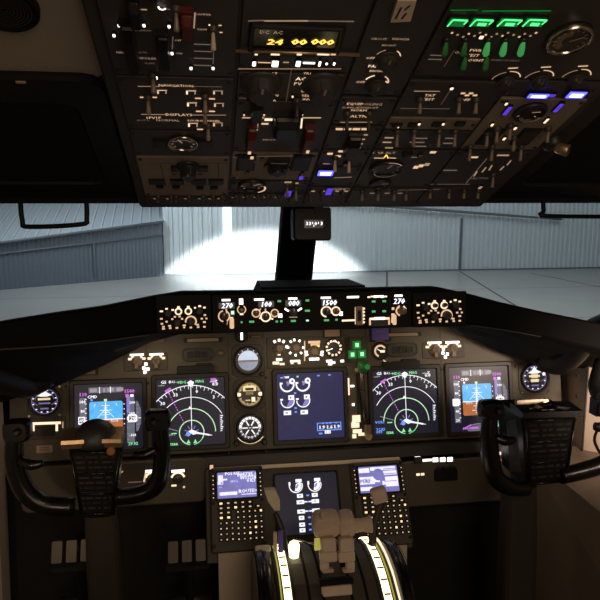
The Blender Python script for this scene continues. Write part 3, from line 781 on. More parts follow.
for x, y in ((492,123),(506,102),(515,126.5),(547,118),(504,137),(545,120)): light(P, x, y, 2.2, 2, 'lit_warm', 'indicator_lamp')
for x, y in ((507,109),(558,106)): light(P, x, y, 4, 7, 'violet_glow', 'violet_light')
P.done()
P = module('pressurisation_panel', 'black overhead panel with pale diagonal ticks below the brown trapezoid plate', 4, 5, 151, 186)
for x in (470, 492, 521): toggle(P, x, 146, 'knob_tan', .020)
P.ln(487, 158, 466, 183, .9, 'lit_faint'); P.ln(511, 160, 507, 165, 1.2, 'lit_dim'); P.bar(473, 157, 10, 1.4, 'lit_amber'); P.bar(503, 155, 12, 1.4, 'lit_dim'); P.bar(450, 170, 14, 1, 'lit_faint')
for a in ((474,176,477,171),(489,170,492,165),(482,172,486,167),(500,170,504,166)): P.ln(*a, 1.4, 'lit_dim')
P.text('AUTO', 480, 178, 1.8, 'lit_faint'); toggle(P, 493, 174, 'knob_tan'); light(P, 480, 186, 3, 2, 'lit_dim', 'indicator_lamp')
P.done()
P = module('cabin_altitude_strip', 'front-most overhead strip of toggles before the black shade', 4, 5, 187, 205)
for x in (430, 449, 464, 478): toggle(P, x, 190, 'knob_tan', .012)
P.ln(430, 184, 470, 184, .9, 'lit_faint'); P.done()
# map light on the right edge, and pinkish card clipped on the light panel
Pm = Panel('map_light', 'small brass swivel map light glinting at the edge of the black shade', 'lamp', OH, 553, 144)
b = MB(); b.lathe(0, 0, [(.016,-.03),(.016,.004),(.012,.008),(.008,.010)], 'bezel_dark', 20); Pm.part(b, 'base')
b = MB(); b.T = Matrix.Translation((.004,.006,.010)) @ Matrix.Rotation(R(50), 4, 'Y') @ Matrix.Rotation(R(-30),4,'X'); b.lathe(0, 0, [(.005,-.008),(.009,0),(.010,.016),(.008,.018)], 'bronze_edge', 16, cap1=False); Pm.part(b, 'lamp_head')
Pc = Panel('placard_card', 'pinkish shiny card clipped on the overhead above the arc scales', 'placard', OH, 403, 8)
k = Pc.k(403, 8); b = MB(); b.T = Matrix.Rotation(R(0), 4, 'X')
pts = [Pc.q(390, 18), Pc.q(410, 17), Pc.q(416, -4), Pc.q(397, -4)]; b.add([(x, y, z) for z in (0, .006) for x, y in pts], [(3,2,1,0),(4,5,6,7),(0,1,5,4),(1,2,6,5),(2,3,7,6),(3,0,4,7)], 'lever_tan'); Pc.part(b, 'card')
b = MB()
for a in ((395,14,401,2),(401,14,406,8),(404,5,410,0)): p, q = Pc.q(a[0],a[1]), Pc.q(a[2],a[3]); b.line(p[0],p[1],q[0],q[1], 2*k, .0066, 'bezel_dark')
Pc.part(b, 'printed_marks')
# ================================================================= MAIN INSTRUMENT PANEL
TI = R(12)
MIP = Plane(ypt(310, 407, 1.69), (1,0,0), (0, math.sin(TI), math.cos(TI)))
P = Panel('main_instrument_panel', 'brown-grey main instrument panel that carries all the bright screens', 'instrument panel', MIP, 310, 400)
def mq(x, y): return P.q(x, y)
x0, x1 = P.q(9, 400)[0], P.q(562, 400)[0]; yt, yb = P.q(310, 322)[1], P.q(310, 447)[1]
b = MB(); b.slab((x0+x1)/2, (yt+yb)/2, x1-x0, yt-yb, -.02, 0, 'panel_brown', .006, .002)
P.part(b, 'panel_plate')
b = MB()
for xa in (147, 229.5, 265.5, 346, 368, 443):
    u = P.q(xa, 405)[0]; b.box(u, (yt+yb)/2, .0002, .0016, yt-yb-.01, .001, 'bezel_dark')
P.part(b, 'panel_joint')
b = MB()
for xa in (66,148,153,229,266,347,366,442,446,515):
    for ya in (374, 448): u, v = P.q(xa, ya-(xa-300)*.045+2); b.lathe(u, v, [(.004,0),(.004,.001),(.002,.0016)], 'bezel_dark', 8)
P.part(b, 'fastener')
for px, py, w, h in ((203,340,31,3.4),(84,372,23,5),(256,336.5,10,1.8),(403,334.5,29,3),(332,332.5,15,8)):
    light(P, px, py, w, h, 'placard_tan' if w in (15,29,31) else 'placard_dull', 'placard')
light(P, 380, 333.5, 17, 13, 'purple_tape', 'purple_placard'); P.text('METERS', 380, 331.5, 2., 'placard_tan', .006)
light(P, 380, 341, 10, 1.5, 'placard_dull', 'placard')
P.done()
# padded lip under the panel and lower dark rail
zl = ypt(310, 447, 1.69)
b = MB(); xl, xr = x0+P.o.x, x1+P.o.x
def strip(yz, th, mn, b=None, x0_=None, x1_=None):
    b = b or MB(); b.loft([[(x, y, z) for y, z in yz] for x in ((xl if x0_ is None else x0_), (xr if x1_ is None else x1_))], mn); return b
c1, c2 = ypt(310, 447, 1.675), ypt(310, 461, 1.655)
b = strip([(1.72, c1.z), (c1.y-.004, c1.z), (c1.y-.018, c1.z-.006), (c2.y-.01, c2.z), (c2.y+.01, c2.z-.008), (1.72, c2.z-.008)], 0, 'bezel_dark')
tag(b.build('panel_lip'), 'dark rounded ledge running along under the five bright screens', 'ledge')

# ---- display units
def display(px, py, wpx, hpx, name, label, draw, pl=MIP, bz=1.14, group=None, bezel='bezel_dark', lens=None):
    D = Panel(name, label, 'screen', pl, px, py, group); W, H = wpx*D.k(px, py), hpx*D.kv(px, py)
    b = MB(); b.frame(0, 0, W*bz, H*bz, W, H, .0003, .009, bezel, .006, .002); D.part(b, 'bezel')
    b = MB(); b.rect(-W/2, -H/2, W/2, H/2, .003, 'scr_navy' if lens is None else lens); D.part(b, 'screen')
    b = MB(); b.T = Matrix.Translation((-W/2, -H/2, .0034)) @ Matrix.Diagonal((W, W, 1, 1)); draw(b, H/W); D.part(b, 'screen_graphics')
    return D
def vseg(b, x, y0, y1, n, w, z, mn):
    for i in range(n): y = y0+(y1-y0)*(i+.5)/n; b.rect(x-w/2, y-.004, x+w/2, y+.004, z, mn)
def pfd(right):
    def draw(b, A):
        z = 0
        Y = lambda y: y*A
        b.rect(.21, Y(.865), .69, Y(.95), 0, 'scr_dgrey')
        for x in (.23, .42, .48, .62): b.rect(x, Y(.88), x+.10 if x != .42 else .455, Y(.935), .0001, 'scr_grey')
        for x in (.37, .53): b.rect(x-.006, Y(.86), x+.006, Y(.955), .0002, 'scr_white')
        b.rect(.075, Y(.14), .175, Y(.80), 0, 'scr_dgrey')
        for i, t in enumerate(('100','80','60','40','20')[::1]): b.text(t, .12, Y(.74-i*.14), .045, .0002, 'scr_white', bold=.1)
        for i in range(9): b.rect(.152, Y(.77-i*.07), .178, Y(.782-i*.07), .0001, 'scr_white')
        b.text('110', .13, Y(.85), .055, .0001, 'scr_magenta', bold=.12)
        b.poly([(.055,Y(.40)),(.15,Y(.40)),(.15,Y(.44)),(.185,Y(.457)),(.15,Y(.475)),(.15,Y(.515)),(.055,Y(.515))], .0003, 'scr_white'); b.rect(.07, Y(.42), .135, Y(.495), .0004, 'scr_navy'); b.text('45', .103, Y(.457), .05, .0005, 'scr_white', bold=.1)
        if right: b.poly([(.045,Y(.41)),(.15,Y(.41)),(.18,Y(.46)),(.15,Y(.51)),(.045,Y(.51))], .0006, 'scr_white')
        # attitude ball
        xa, xb, ya, yb, yh = .217, .707, Y(.245), Y(.734), Y(.46); r = .03
        sky = [p[:2] for p in MB.rr((xa+xb)/2, (ya+yb)/2, xb-xa, yb-ya, r, 0, 4)]
        n = len(sky)
        up = [p for p in sky if p[1] > yh]; dn = [p for p in sky if p[1] <= yh]
        b.poly([(xb, yh)]+up+[(xa, yh)], 0, 'scr_sky'); b.poly([(xa, yh)]+dn+[(xb, yh)], 0, 'scr_earth')
        xc = .455
        b.rect(xa, yh-.006, xb, yh+.008, .0002, 'scr_white')
        for i, (w, dy) in enumerate(((.03,.035),(.06,.07),(.035,.105),(.085,.14),(.03,.175),(.06,.21))):
            for s in (1, -1):
                if s < 0 and dy > .19: continue
                b.rect(xc-w, yh+s*dy-.004, xc+w, yh+s*dy+.004, .0002, 'scr_white')
        for i in (-1, 1):
            b.rect(xc+i*.13-.05, yh-.035, xc+i*.13+.05, yh-.015, .0003, 'scr_white'); b.rect(xc+i*.13-.042, yh-.030, xc+i*.13+.042, yh-.020, .0004, 'screen_black')
            b.line(xc, yh+.16, xc+i*.12, yh+.03, .008, .0002, 'scr_white')
            b.line(xc+i*.15, Y(.70), xc+i*.17, Y(.66), .006, .0002, 'scr_white')
        b.line(xc, yh-.08, xc, yh+.20, .02, .00022, 'scr_white')
        b.rect(xc-.022, Y(.735), xc+.022, Y(.77), .0002, 'scr_palegreen'); b.line(xc, Y(.73), xc, Y(.66), .012, .0003, 'scr_white')
        for i in range(6): b.rect(.72, Y(.30+i*.075), .735, Y(.315+i*.075), .0001, 'scr_white')
        b.text('CMD', .26, Y(.81), .045, .0001, 'scr_white', bold=.12); b.rect(.235, Y(.745), .27, Y(.775), .0001, 'scr_cyanblue' if not right else 'scr_white')
        # altitude tape
        b.rect(.765, Y(.09), .88, Y(.80), 0, 'scr_dgrey'); b.rect(.765, Y(.55), .81, Y(.80), .0001, 'scr_violet')
        for i in range(8): b.rect(.768, Y(.14+i*.085), .79, Y(.15+i*.085), .0002, 'scr_magenta' if i > 5 else 'scr_grey')
        for i, t in enumerate(('200','100','','-100')): b.text(t, .845, Y(.70-i*.165), .04, .0002, 'scr_white', bold=.1) if t else None
        b.text('1500', .81, Y(.875), .055, .0002, 'scr_magenta', bold=.15); b.rect(.75, Y(.78), .80, Y(.83), .0002, 'scr_magenta'); b.rect(.82, Y(.785), .87, Y(.825), .0002, 'scr_white')
        b.poly([(.79,Y(.40)),(.90,Y(.40)),(.92,Y(.42)),(.92,Y(.50)),(.90,Y(.52)),(.79,Y(.52)),(.765,Y(.46))], .0003, 'scr_white'); b.rect(.80, Y(.43), .895, Y(.495), .0004, 'gauge_yellow'); b.text('20', .85, Y(.46), .06, .0005, 'scr_white', bold=.15)
        b.text('29.92', .85, Y(.075), .045, .0002, 'scr_green', bold=.15)
        # vertical speed scale
        b.poly([(.90,Y(.26)),(.93,Y(.26)),(.975,Y(.38)),(.975,Y(.60)),(.93,Y(.72)),(.90,Y(.72))], 0, 'scr_dgrey')
        for i in range(7): b.rect(.915, Y(.30+i*.06), .94, Y(.312+i*.06), .0002, 'scr_grey')
        b.rect(.93, Y(.455), .975, Y(.467), .0003, 'scr_white')
        # compass segment low in the screen
        b.arc(.455, Y(-.30), .36*A+.05, .012, 62, 118, .0001, 'scr_grey'); b.arc(.455, Y(-.30), .36*A-.02, .10, 62, 118, .00005, 'scr_dgrey')
        b.text('100 M', .28, Y(.05), .045, .0002, 'scr_magenta', bold=.12)
        if right:
            b.line(.20, Y(.04), .34, Y(.10), .02, .0003, 'scr_magenta'); b.line(.34, Y(.05), .46, Y(.05), .03, .0003, 'scr_magenta')
        b.text('H', .66, Y(.06), .05, .0002, 'scr_white'); b.line(.60, Y(.12), .70, Y(.04), .008, .0002, 'scr_white')
    return draw
def nd(right):
    def draw(b, A):
        Y = lambda y: y*A; cx, cy = .505, Y(.19); k = A
        def arcs(r, a0, a1, w, mn, n=36): b.arc(cx, cy, r, w, a0, a1, .0001, mn, n)
        arcs(.695, 43, 137, .011, 'scr_white'); arcs(.52, 30, 150, .010, 'scr_grey' if 0 else 'scr_white'); arcs(.352, 0, 178, .013, 'scr_palegreen'); arcs(.18, -30, 250, .014, 'scr_palegreen')
        arcs(.18, 225, 262, .010, 'scr_green'); arcs(.18, -80, -30, .010, 'scr_green')
        for i in range(18):
            a = R(47+i*5.1); L = .05 if i % 2 else .028
            b.line(cx+.69*math.cos(a), cy+.69*math.sin(a), cx+(.69-L)*math.cos(a), cy+(.69-L)*math.sin(a), .008, .0001, 'scr_white')
        for a, t in ((57,'3'),(82,'0'),(112,'33'),(133,'30')): b.text(t, cx+.61*math.cos(R(a)), cy+.61*math.sin(R(a)), .05, .0002, 'scr_white', bold=.1)
        b.line(cx, cy, cx, cy+.70, .010, .0002, 'scr_white')
        b.poly([(cx-.05,Y(.94)),(cx-.04,Y(.91)),(cx,Y(.86)),(cx+.04,Y(.91)),(cx+.05,Y(.94)),(cx,Y(.97))], .0003, 'scr_white')
        b.text('HDG', cx-.13, Y(.945), .04, .0002, 'scr_green', bold=.1); b.text('MAG', cx+.13, Y(.95), .04, .0002, 'scr_green', bold=.1)
        for i in range(13):
            t0, t1 = i/13, (i+.6)/13; xa, ya = .40, Y(.33); xb, yb_ = .16, Y(.83)
            b.line(xa+(xb-xa)*t0, ya+(yb_-ya)*t0, xa+(xb-xa)*t1, ya+(yb_-ya)*t1, .011, .0002, 'scr_magenta')
        b.line(.13, Y(.81), .21, Y(.86), .035, .0002, 'scr_magenta')
        b.text('GS  0', .07, Y(.955), .045, .0002, 'scr_white', 'l', bold=.12); b.text('TAS---', .19, Y(.955), .035, .0002, 'scr_white', 'l'); b.text('---/---', .03, Y(.91), .03, .0002, 'scr_white', 'l')
        b.rect(.80, Y(.935), .88, Y(.985), .0001, 'scr_magenta') if not right else None
        b.text('0.0', .86, Y(.90), .05, .0002, 'scr_white', bold=.2); b.text('----Z', .84, Y(.94), .04, .0003, 'scr_white', bold=.2)
        # vertical deviation column
        for i in range(9): b.rect(.935, Y(.19+i*.028), .955+.008*(i % 3), Y(.205+i*.028), .0002, 'scr_white')
        b.rect(.925, Y(.18), .932, Y(.44), .0001, 'scr_grey')
        # aircraft symbol and present heading streak
        b.poly([(cx-.05,cy+.02),(cx,cy+.045),(cx+.12,cy-.01),(cx+.02,cy-.035)], .0004, 'scr_white')
        b.poly([(cx+.05,cy+.012),(cx+.30,cy-.052),(cx+.30,cy-.060),(cx+.05,cy-.02)], .0004, 'scr_white'); b.line(cx+.2, cy-.035, cx+.26, cy-.05, .022, .0005, 'scr_white')
        for a in (20, 60, 90, 120, 160, 200): b.line(cx+.06*math.cos(R(a)), cy+.06*math.sin(R(a)), cx+.11*math.cos(R(a)), cy+.11*math.sin(R(a)), .012, .0002, 'scr_violet')
        b.disc(cx-.05, cy-.02, .035, .0001, 'scr_cyanblue'); b.line(.10, Y(.29), cx-.2, cy+.03, .008, .0001, 'scr_grey')
        b.rect(cx-.30, cy-.01, cx-.22, cy+.005, .0003, 'scr_green')
        for s in (-1, 1): b.poly([(cx+s*.05-.03,Y(.03)),(cx+s*.05+.03,Y(.03)),(cx+s*.05,Y(.09))], .0004, 'scr_green')
        b.poly([(cx-.05,cy+.345),(cx+.01,cy+.345),(cx-.02,cy+.39)], .0004, 'scr_white')
        b.text('TERR', .24, Y(.03), .035, .0003, 'scr_green', bold=.15)
        if right:
            b.text('VOR1', .02, Y(.20), .04, .0003, 'scr_cyanblue', 'l', bold=.12); b.text('TCAS', .03, Y(.09), .04, .0003, 'scr_cyanblue', 'l', bold=.12); b.text('OFF', .03, Y(.05), .04, .0003, 'scr_cyanblue', 'l', bold=.12)
        else: b.text('VOR 1', .20, Y(.17), .03, .0003, 'scr_grey', bold=.12)
    return draw
def eicas(b, A):
    Y = lambda y: y*A
    for row, cy in ((0, .83), (1, .585)):
        for cx in (.155, .39):
            y = Y(cy); r = .098
            if row: b.poly([(cx-.02,y-r*.9)]+[(cx+r*.9*math.cos(R(a)), y+r*.9*math.sin(R(a))) for a in range(-80, 20, 12)]+[(cx+.04,y+.03)], .00005, 'scr_violet')
            b.arc(cx, y, r, .024 if not row else .016, 165 if not row else 180, 375, .0001, 'scr_white', 24)
            b.rect(cx-r-.012, y+.01, cx-r+.03, y+.035, .0002, 'scr_white')
            if row: b.rect(cx+.012, y+.015, cx+.10, y+.085, .0002, 'scr_white'); b.rect(cx+.035, y+.035, cx+.06, y+.062, .0003, 'scr_dgrey')
            else:
                b.disc(cx+.075, y+.05, .045, .0002, 'scr_white', 14); b.disc(cx+.08, y+.05, .018, .0003, 'scr_dgrey', 10)
                b.line(cx, y-.01, cx+.06, y+.05, .03, .00012, 'scr_violet'); b.rect(cx-.01, y+.02, cx+.03, y+.05, .00013, 'scr_grey')
    for cx in (.148, .40): b.rect(cx-.055, Y(.375), cx+.055, Y(.44), .0001, 'scr_white'); b.rect(cx-.03, Y(.395), cx+.01, Y(.42), .0002, 'scr_grey')
    for x, y in ((.27,.70),(.272,.475),(.272,.415)): b.rect(x-.017, Y(y)-.012, x+.017, Y(y)+.012, .0001, 'scr_cyanblue')
    for x, y, w in ((.08,.94,.05),(.63,.95,.04),(.80,.955,.04)): b.rect(x-w/2, Y(y)-.010, x+w/2, Y(y)+.010, .0001, 'scr_cyanblue')
    b.rect(.13, Y(.93), .185, Y(.955), .0001, 'scr_white'); b.text('TAT', .15, Y(.945), .03, .0002, 'scr_white'); b.rect(.30, Y(.935), .33, Y(.96), .0001, 'scr_green')
    b.rect(.585, Y(.11), .955, Y(.235), 0, 'scr_cyanblue'); b.rect(.60, Y(.125), .94, Y(.225), .0001, 'scr_blue')
    for i, x in enumerate((.605, .72, .83)): b.text(('1.9','1.6','1.9')[i], x+.055, Y(.165), .055, .0003, 'scr_white', bold=.2); 
    for x in (.66, .72, .77, .86): b.rect(x, Y(.215), x+.035, Y(.235), .0002, 'scr_cyanblue')
    b.rect(.70, Y(.065), .79, Y(.115), .0001, 'scr_white'); b.text('5.4', .745, Y(.09), .035, .0002, 'scr_dgrey'); b.rect(.61, Y(.06), .665, Y(.085), .0001, 'scr_cyanblue')
def lower_du(b, A):
    Y = lambda y: y*A
    for cx in (.33, .635):
        y = Y(.80); r = .105
        b.poly([(cx-.02,y-r*.8)]+[(cx+r*.85*math.cos(R(a)), y+r*.85*math.sin(R(a))) for a in range(-80, 50, 12)]+[(cx,y+.02)], .00005, 'scr_white')
        b.arc(cx, y, r, .016, 175, 380, .0001, 'scr_white', 24); b.rect(cx-r-.01, y+.005, cx-r+.02, y+.06, .0002, 'scr_white'); b.rect(cx+.0, y+.05, cx+.10, y+.10, .0002, 'scr_white')
        b.line(cx, y-.04, cx+.04, y+.02, .03, .0001, 'scr_violet')
    for i, (y, w) in enumerate(((.625,.095),(.52,.12),(.365,.12),(.26,.085),(.15,.09),(.06,.09))):
        for s, cx in ((-1,.385),(1,.625)):
            b.rect(cx-w/2, Y(y)-.03, cx+w/2, Y(y)+.03, .0001, 'scr_white'); b.rect(cx-w/5, Y(y)-.008, cx+w/5, Y(y)+.01, .0002, 'scr_grey')
            if w > .1: b.line(cx-s*w*.5, Y(y), cx-s*w*.9, Y(y), .02, .0001, 'scr_white')
        b.rect(.49, Y(y)-.012, .53, Y(y)+.012, .0001, 'scr_cyanblue')
display(109, 416.5, 68, 66, 'display_unit', 'flight display with blue sky and brown earth behind the yoke with the dull dome', pfd(False), group=None)
display(191, 411.5, 68, 67, 'display_unit', 'dark compass arc display on the captain side with green and white range arcs', nd(False))
display(310.5, 405.5, 66, 66, 'display_unit', 'deep blue engine display with four small round gauges at its upper corner', eicas, lens='scr_eicas')
display(405, 401.5, 64, 64, 'display_unit', 'dark compass arc display with blue words in its lower corner', nd(True))
display(479, 398.5, 59, 64, 'display_unit', 'flight display with blue sky, its lower half cut by a black yoke grip', pfd(True))

# ---- round instruments
def instrument(px, py, rpx, name, label, draw, rim='bezel_dark', sq=True):
    I = Panel(name, label, 'flight instrument', MIP, px, py); r = rpx*I.k(px, py); b = MB()
    if sq: b.slab(0, 0, r*2.25, r*2.25, 0, .003, 'panel_brown_dark', r*.5, .001)
    b.lathe(0, 0, [(r*1.0,.002),(r*1.0,.010),(r*.93,.013),(r*.88,.012),(r*.86,.004)], rim, 36, cap1=False); I.part(b, 'bezel_ring')
    b = MB(); draw(b, r*.86); I.part(b, 'dial_face'); 
    return I, r
def d_att(b, r):
    b.disc(0, 0, r, .0045, 'gauge_face', 32); q = r*.80
    b.poly([(q*math.cos(R(a)), q*math.sin(R(a))) for a in range(0, 181, 10)], .005, 'horizon_pale'); b.poly([(q*math.cos(R(a)), q*math.sin(R(a))) for a in range(180, 361, 10)], .005, 'horizon_low')
    b.rect(-q*.98, -q*.16, q*.98, q*.04, .0055, 'horizon_earth'); b.rect(-q*.95, -q*.02, q*.95, q*.03, .0058, 'placard_dull')
    for a in (35, 60, 120, 145, 90): b.line(q*1.03*math.cos(R(a)), q*1.03*math.sin(R(a)), q*1.18*math.cos(R(a)), q*1.18*math.sin(R(a)), .0015, .006, 'scr_white')
    b.rect(-q*1.2, -.001, -q*.95, .001, .006, 'placard_tan'); b.rect(q*.95, -.001, q*1.2, .001, .006, 'placard_tan')
def d_alt(b, r):
    b.disc(0, 0, r, .0045, 'gauge_face', 32)
    b.arc(0, 0, r*.93, r*.06, 200, 340, .005, 'lit_dim', 20); b.arc(0, 0, r*.86, r*.16, 15, 165, .005, 'gauge_gold', 20); b.arc(0, 0, r*.84, r*.12, 200, 340, .005, 'gauge_gold', 20)
    b.rect(-r*.55, r*.25, r*.55, r*.72, .005, 'gauge_warm'); b.rect(-r*.35, r*.33, r*.35, r*.52, .0054, 'knob_brown'); b.rect(-r*.30, -r*.05, r*.30, r*.3, .0053, 'gauge_gold')
    for i in range(3): b.rect(-r*.25, -r*.02+i*r*.1, r*.25, r*.02+i*r*.1, .0056, 'knob_brown')
    for i in range(14): a = R(i*360/14); b.line(.72*r*math.cos(a), .72*r*math.sin(a), .86*r*math.cos(a), .86*r*math.sin(a), r*.05, .0052, 'lit_amber')
    b.rect(r*.15, -r*.62, r*.45, -r*.25, .0056, 'lit_warm'); b.rect(-r*.35, -r*.55, r*.05, -r*.45, .0056, 'lit_amber'); b.rect(r*.05, -r*.60, r*.12, -r*.2, .0058, 'bezel_dark')
    for s in (-1, 1): b.loft([MB.rr(s*r*.92, 0, r*.42, r*.30, r*.12, .006), MB.rr(s*r*.92, 0, r*.42, r*.30, r*.12, .009)], 'lit_warm')
def d_rmi(b, r):
    b.disc(0, 0, r, .0045, 'gauge_face', 32); b.arc(0, 0, r*.80, r*.22, -5, 185, .005, 'gauge_white', 26); b.arc(0, 0, r*.78, r*.10, 185, 355, .005, 'scr_grey', 20)
    for i in range(18): a = R(i*20); b.line(.70*r*math.cos(a), .70*r*math.sin(a), .90*r*math.cos(a), .90*r*math.sin(a), r*.05, .0054, 'gauge_face' if i < 10 else 'scr_white')
    for a in (0, 180, 60, 120, 235, 305): b.line(0, 0, .66*r*math.cos(R(a)), .66*r*math.sin(R(a)), r*.10, .006, 'scr_white')
    b.disc(0, 0, r*.2, .0065, 'gauge_face'); b.rect(-r*.1, -.0008, r*.1, .0008, .007, 'scr_white')
I, r = instrument(248, 360.5, 14.5, 'standby_attitude_indicator', 'round standby horizon with a pale dome over a red-brown line', d_att)
b = MB(); b.lathe(r*.95, -r*.95, [(.006,0),(.006,.012),(.004,.014)], 'knob_black', 14); I.part(b, 'caging_knob')
I, r = instrument(249.5, 394, 14, 'standby_altimeter', 'round standby altimeter with yellow dial and two pale side tabs', d_alt)
I, r = instrument(250, 427.5, 14, 'radio_magnetic_indicator', 'round compass dial with white needles below the yellow standby dial', d_rmi)
for s in (-1, 1): b = MB(); b.lathe(s*r*1.0, -r*1.05, [(.008,0),(.008,.010),(.005,.013)], 'knob_black', 16); I.part(b, 'selector_knob')
I.text if 0 else None
b = MB(); b.arc(0, 0, r*1.08, .0022, 215, 325, .0145, 'bright_metal', 16); I.part(b, 'reflective_ring')
def d_clock(b, r):
    b.disc(0, 0, r, .0045, 'gauge_face', 32); b.arc(0, 0, r*.93, r*.05, 0, 360, .0048, 'gauge_violet', 36); b.arc(0, 0, r*.70, r*.04, 10, 170, .0048, 'gauge_violet', 20)
    b.poly([(-r*.55,r*.40),(-r*.2,r*.62),(0,r*.95),(r*.2,r*.62),(r*.55,r*.45),(r*.2,r*.35),(-r*.2,r*.35)], .0052, 'gauge_white')
    b.rect(-r*.48, r*.08, r*.42, r*.24, .0054, 'gauge_warm'); b.rect(-r*.42, -r*.22, r*.42, -r*.1, .0054, 'gauge_violet'); b.rect(-r*.3, -r*.62, r*.3, -r*.5, .0054, 'gauge_violet')
    for i in range(12): a = R(i*30+15); b.rect(r*.84*math.cos(a)-r*.06, r*.84*math.sin(a)-r*.04, r*.84*math.cos(a)+r*.06, r*.84*math.sin(a)+r*.04, .0054, 'gauge_white')
    for a in (0, 180): b.line(.5*r*math.cos(R(a)), -.3*r, .9*r*math.cos(R(a)), 0, r*.05, .0052, 'gauge_violet')
def d_clock2(b, r):
    d_clock(b, r); b.rect(-r*.34, -r*.30, r*.30, -r*.06, .0058, 'gauge_warm'); b.rect(-r*.30, r*.02, r*.25, r*.30, .0058, 'gauge_warm'); b.disc(r*.75, r*.3, r*.14, .0058, 'gauge_white', 10)
for px, py, rp, lab, f in ((45, 401, 16, 'round violet-lit clock above the lit bracket near the pale side wall', d_clock), (534, 378, 14, 'round white-lit clock above the yoke that holds a clip', d_clock2)):
    I, r = instrument(px, py, rp, 'panel_clock', lab, f)
    for sx, sy in ((-1,-1),(1,-1),(-1,1),(1,1)): b = MB(); b.lathe(sx*r*.95, sy*r*.92, [(.0035,.003),(.0035,.008)], 'bright_metal', 8); I.part(b, 'push_button')

# ---- small units on the main panel
def selector_pair(label, items, px, py, w, h, big=True):
    S = Panel('selector_panel', label, 'selector panel', MIP, px, py); b = MB(); b.slab(0, 0, w*S.k(px,py), h*S.kv(px,py), 0, .003, 'panel_brown_dark', .004, .001); S.part(b, 'panel_plate')
    for (x, y) in items:
        u, v = S.q(x, y); bb = MB(); rr_ = 5.2*S.k(x, y)
        bb.lathe(0, 0, [(rr_*1.05,0),(rr_*1.05,.003),(rr_*.8,.005),(rr_*.7,.014),(rr_*.5,.016)], 'knob_tan', 16); bb.box(0, -rr_*.2, .010, rr_*.6, rr_*2.2, .012, 'knob_tan'); bb.build('selector_knob', S.e, loc=(u, v, .003))
        S.ln(x-7, y-6.5, x+7, y-7, 2., 'lit_white', .0036)
        for dx, dy, ww in ((-7,-2.5,3.6),(7,-3,3.4),(-4.2,-4.4,2.5),(4.4,-4.6,2.5)): S.bar(x+dx, y+dy, ww, 2.4, 'lit_warm', .0036)
    return S
S = selector_pair('pair of tan selector knobs above the captain compass display', ((137,361.5),(156.5,361)), 146, 362, 44, 17)
for x, y in ((144,368),(146,364),(145,372),(148,369)): S.bar(x, y, 3., 3.2, 'lit_white', .0036)
S.done()
S = selector_pair('pair of tan selector knobs beside the copilot flight display', ((434,349.5),(452,349)), 443, 350, 42, 16)
for x, y in ((443,349),(442.5,353),(445,357),(447,354)): S.bar(x, y, 2.8, 3., 'lit_white', .0036)
S.done()
def annun(px, py, label):
    S = Panel('warning_light_unit', label, 'warning light unit', MIP, px, py); k = S.k(px, py)
    b = MB(); b.slab(0, 0, 31*k, 13*k, 0, .007, 'bezel_dark', 6*k, .001); b.frame(0, 0, 31*k, 13*k, 28*k, 10*k, .006, .009, 'panel_brown_dark', 5*k, .001); S.part(b, 'housing')
    for i in (-1, 0, 1): c = MB(); c.frame(i*7*k, 0, 6.4*k, 6.4*k, 5*k, 5*k, .007, .010, 'knob_brown', .001, .0005); c.slab(i*7*k, 0, 5*k, 5*k, .007, .008, 'black_plastic', .0008, .0003); c.build('annunciator_lens', S.e)
    c = MB(); c.arc(11.5*k, 0, 3*k, .8*k, -80, 80, .0095, 'knob_brown', 10); c.build('test_switch_ring', S.e)
    b = MB(); b.slab(-2*k, -15*k, 37*k, 8*k, 0, .010, 'black_plastic', .002, .001); b.slab(6*k, -11*k, 15*k, 4*k, 0, .009, 'black_plastic', .002, .001); S.part(b, 'approach_caption_unit')
    return S
annun(197.5, 354.5, 'oval unit of three dark warning windows beside the round standby horizon')
annun(402, 349.5, 'oval unit of three dark warning windows next to the amber brake gauge')
S = Panel('test_knob', 'small brass test button between oval warning windows and standby horizon', 'button', MIP, 220.5, 353)
b = MB(); b.lathe(0, 0, [(.010,0),(.010,.003),(.006,.005),(.006,.010),(.004,.011)], 'knob_tan', 16); S.part(b, 'button_cap'); 
S = Panel('round_selector', 'round dark selector with a white pointer above the standby horizon', 'selector', MIP, 241.5, 336)
b = MB(); r = 6.5*S.k(241, 336); b.lathe(0, 0, [(r,0),(r,.006),(r*.85,.009)], 'black_plastic', 24); S.part(b, 'knob_body'); b = MB(); b.rect(-r*.18, -r*.6, r*.18, r*.6, .0095, 'lit_white'); S.part(b, 'pointer')
# centre upper cluster: speed reference, brake, flap gauge
S = Panel('autobrake_panel', 'lit cluster of tan knobs above the deep blue engine display', 'selector panel', MIP, 309, 352)
b = MB(); b.slab(0, 0, 84*S.k(309,352), 31*S.kv(309,352), 0, .002, 'panel_brown_dark', .004, .001); S.part(b, 'panel_plate')
for x, y, rp in ((279,348,5.6),(295.5,347.5,5.6),(314,351.5,5.6)):
    u, v = S.q(x, y); r = rp*S.k(x, y); c = MB(); c.lathe(0, 0, [(r*1.1,0),(r*1.1,.003),(r*.8,.005),(r*.72,.014),(r*.5,.016)], 'knob_tan', 18)
    for i in range(9): a = R(40*i); c.box(r*1.0*math.cos(a), r*1.0*math.sin(a), .004, r*.24, r*.24, .006, 'knob_tan')
    c.build('rotary_knob', S.e, loc=(u, v, .002))
def ticks(S, x, y, r, angs, mn='lit_white', w=2.0, L=3): 
    for a in angs: S.ln(x+r*math.cos(R(a)), y-r*math.sin(R(a)), x+(r+L)*math.cos(R(a)), y-(r+L)*math.sin(R(a)), w, mn, .0028)
ticks(S, 279, 348, 6.5, (10, 55, 90, 125), w=2.4, L=2.6); ticks(S, 295.5, 347.5, 6.5, (0, 60, 100, 130, 180, 225, 270, 315), w=2, L=2.4); ticks(S, 314, 352, 6.5, (0, 180, 200, 340), w=2.2)
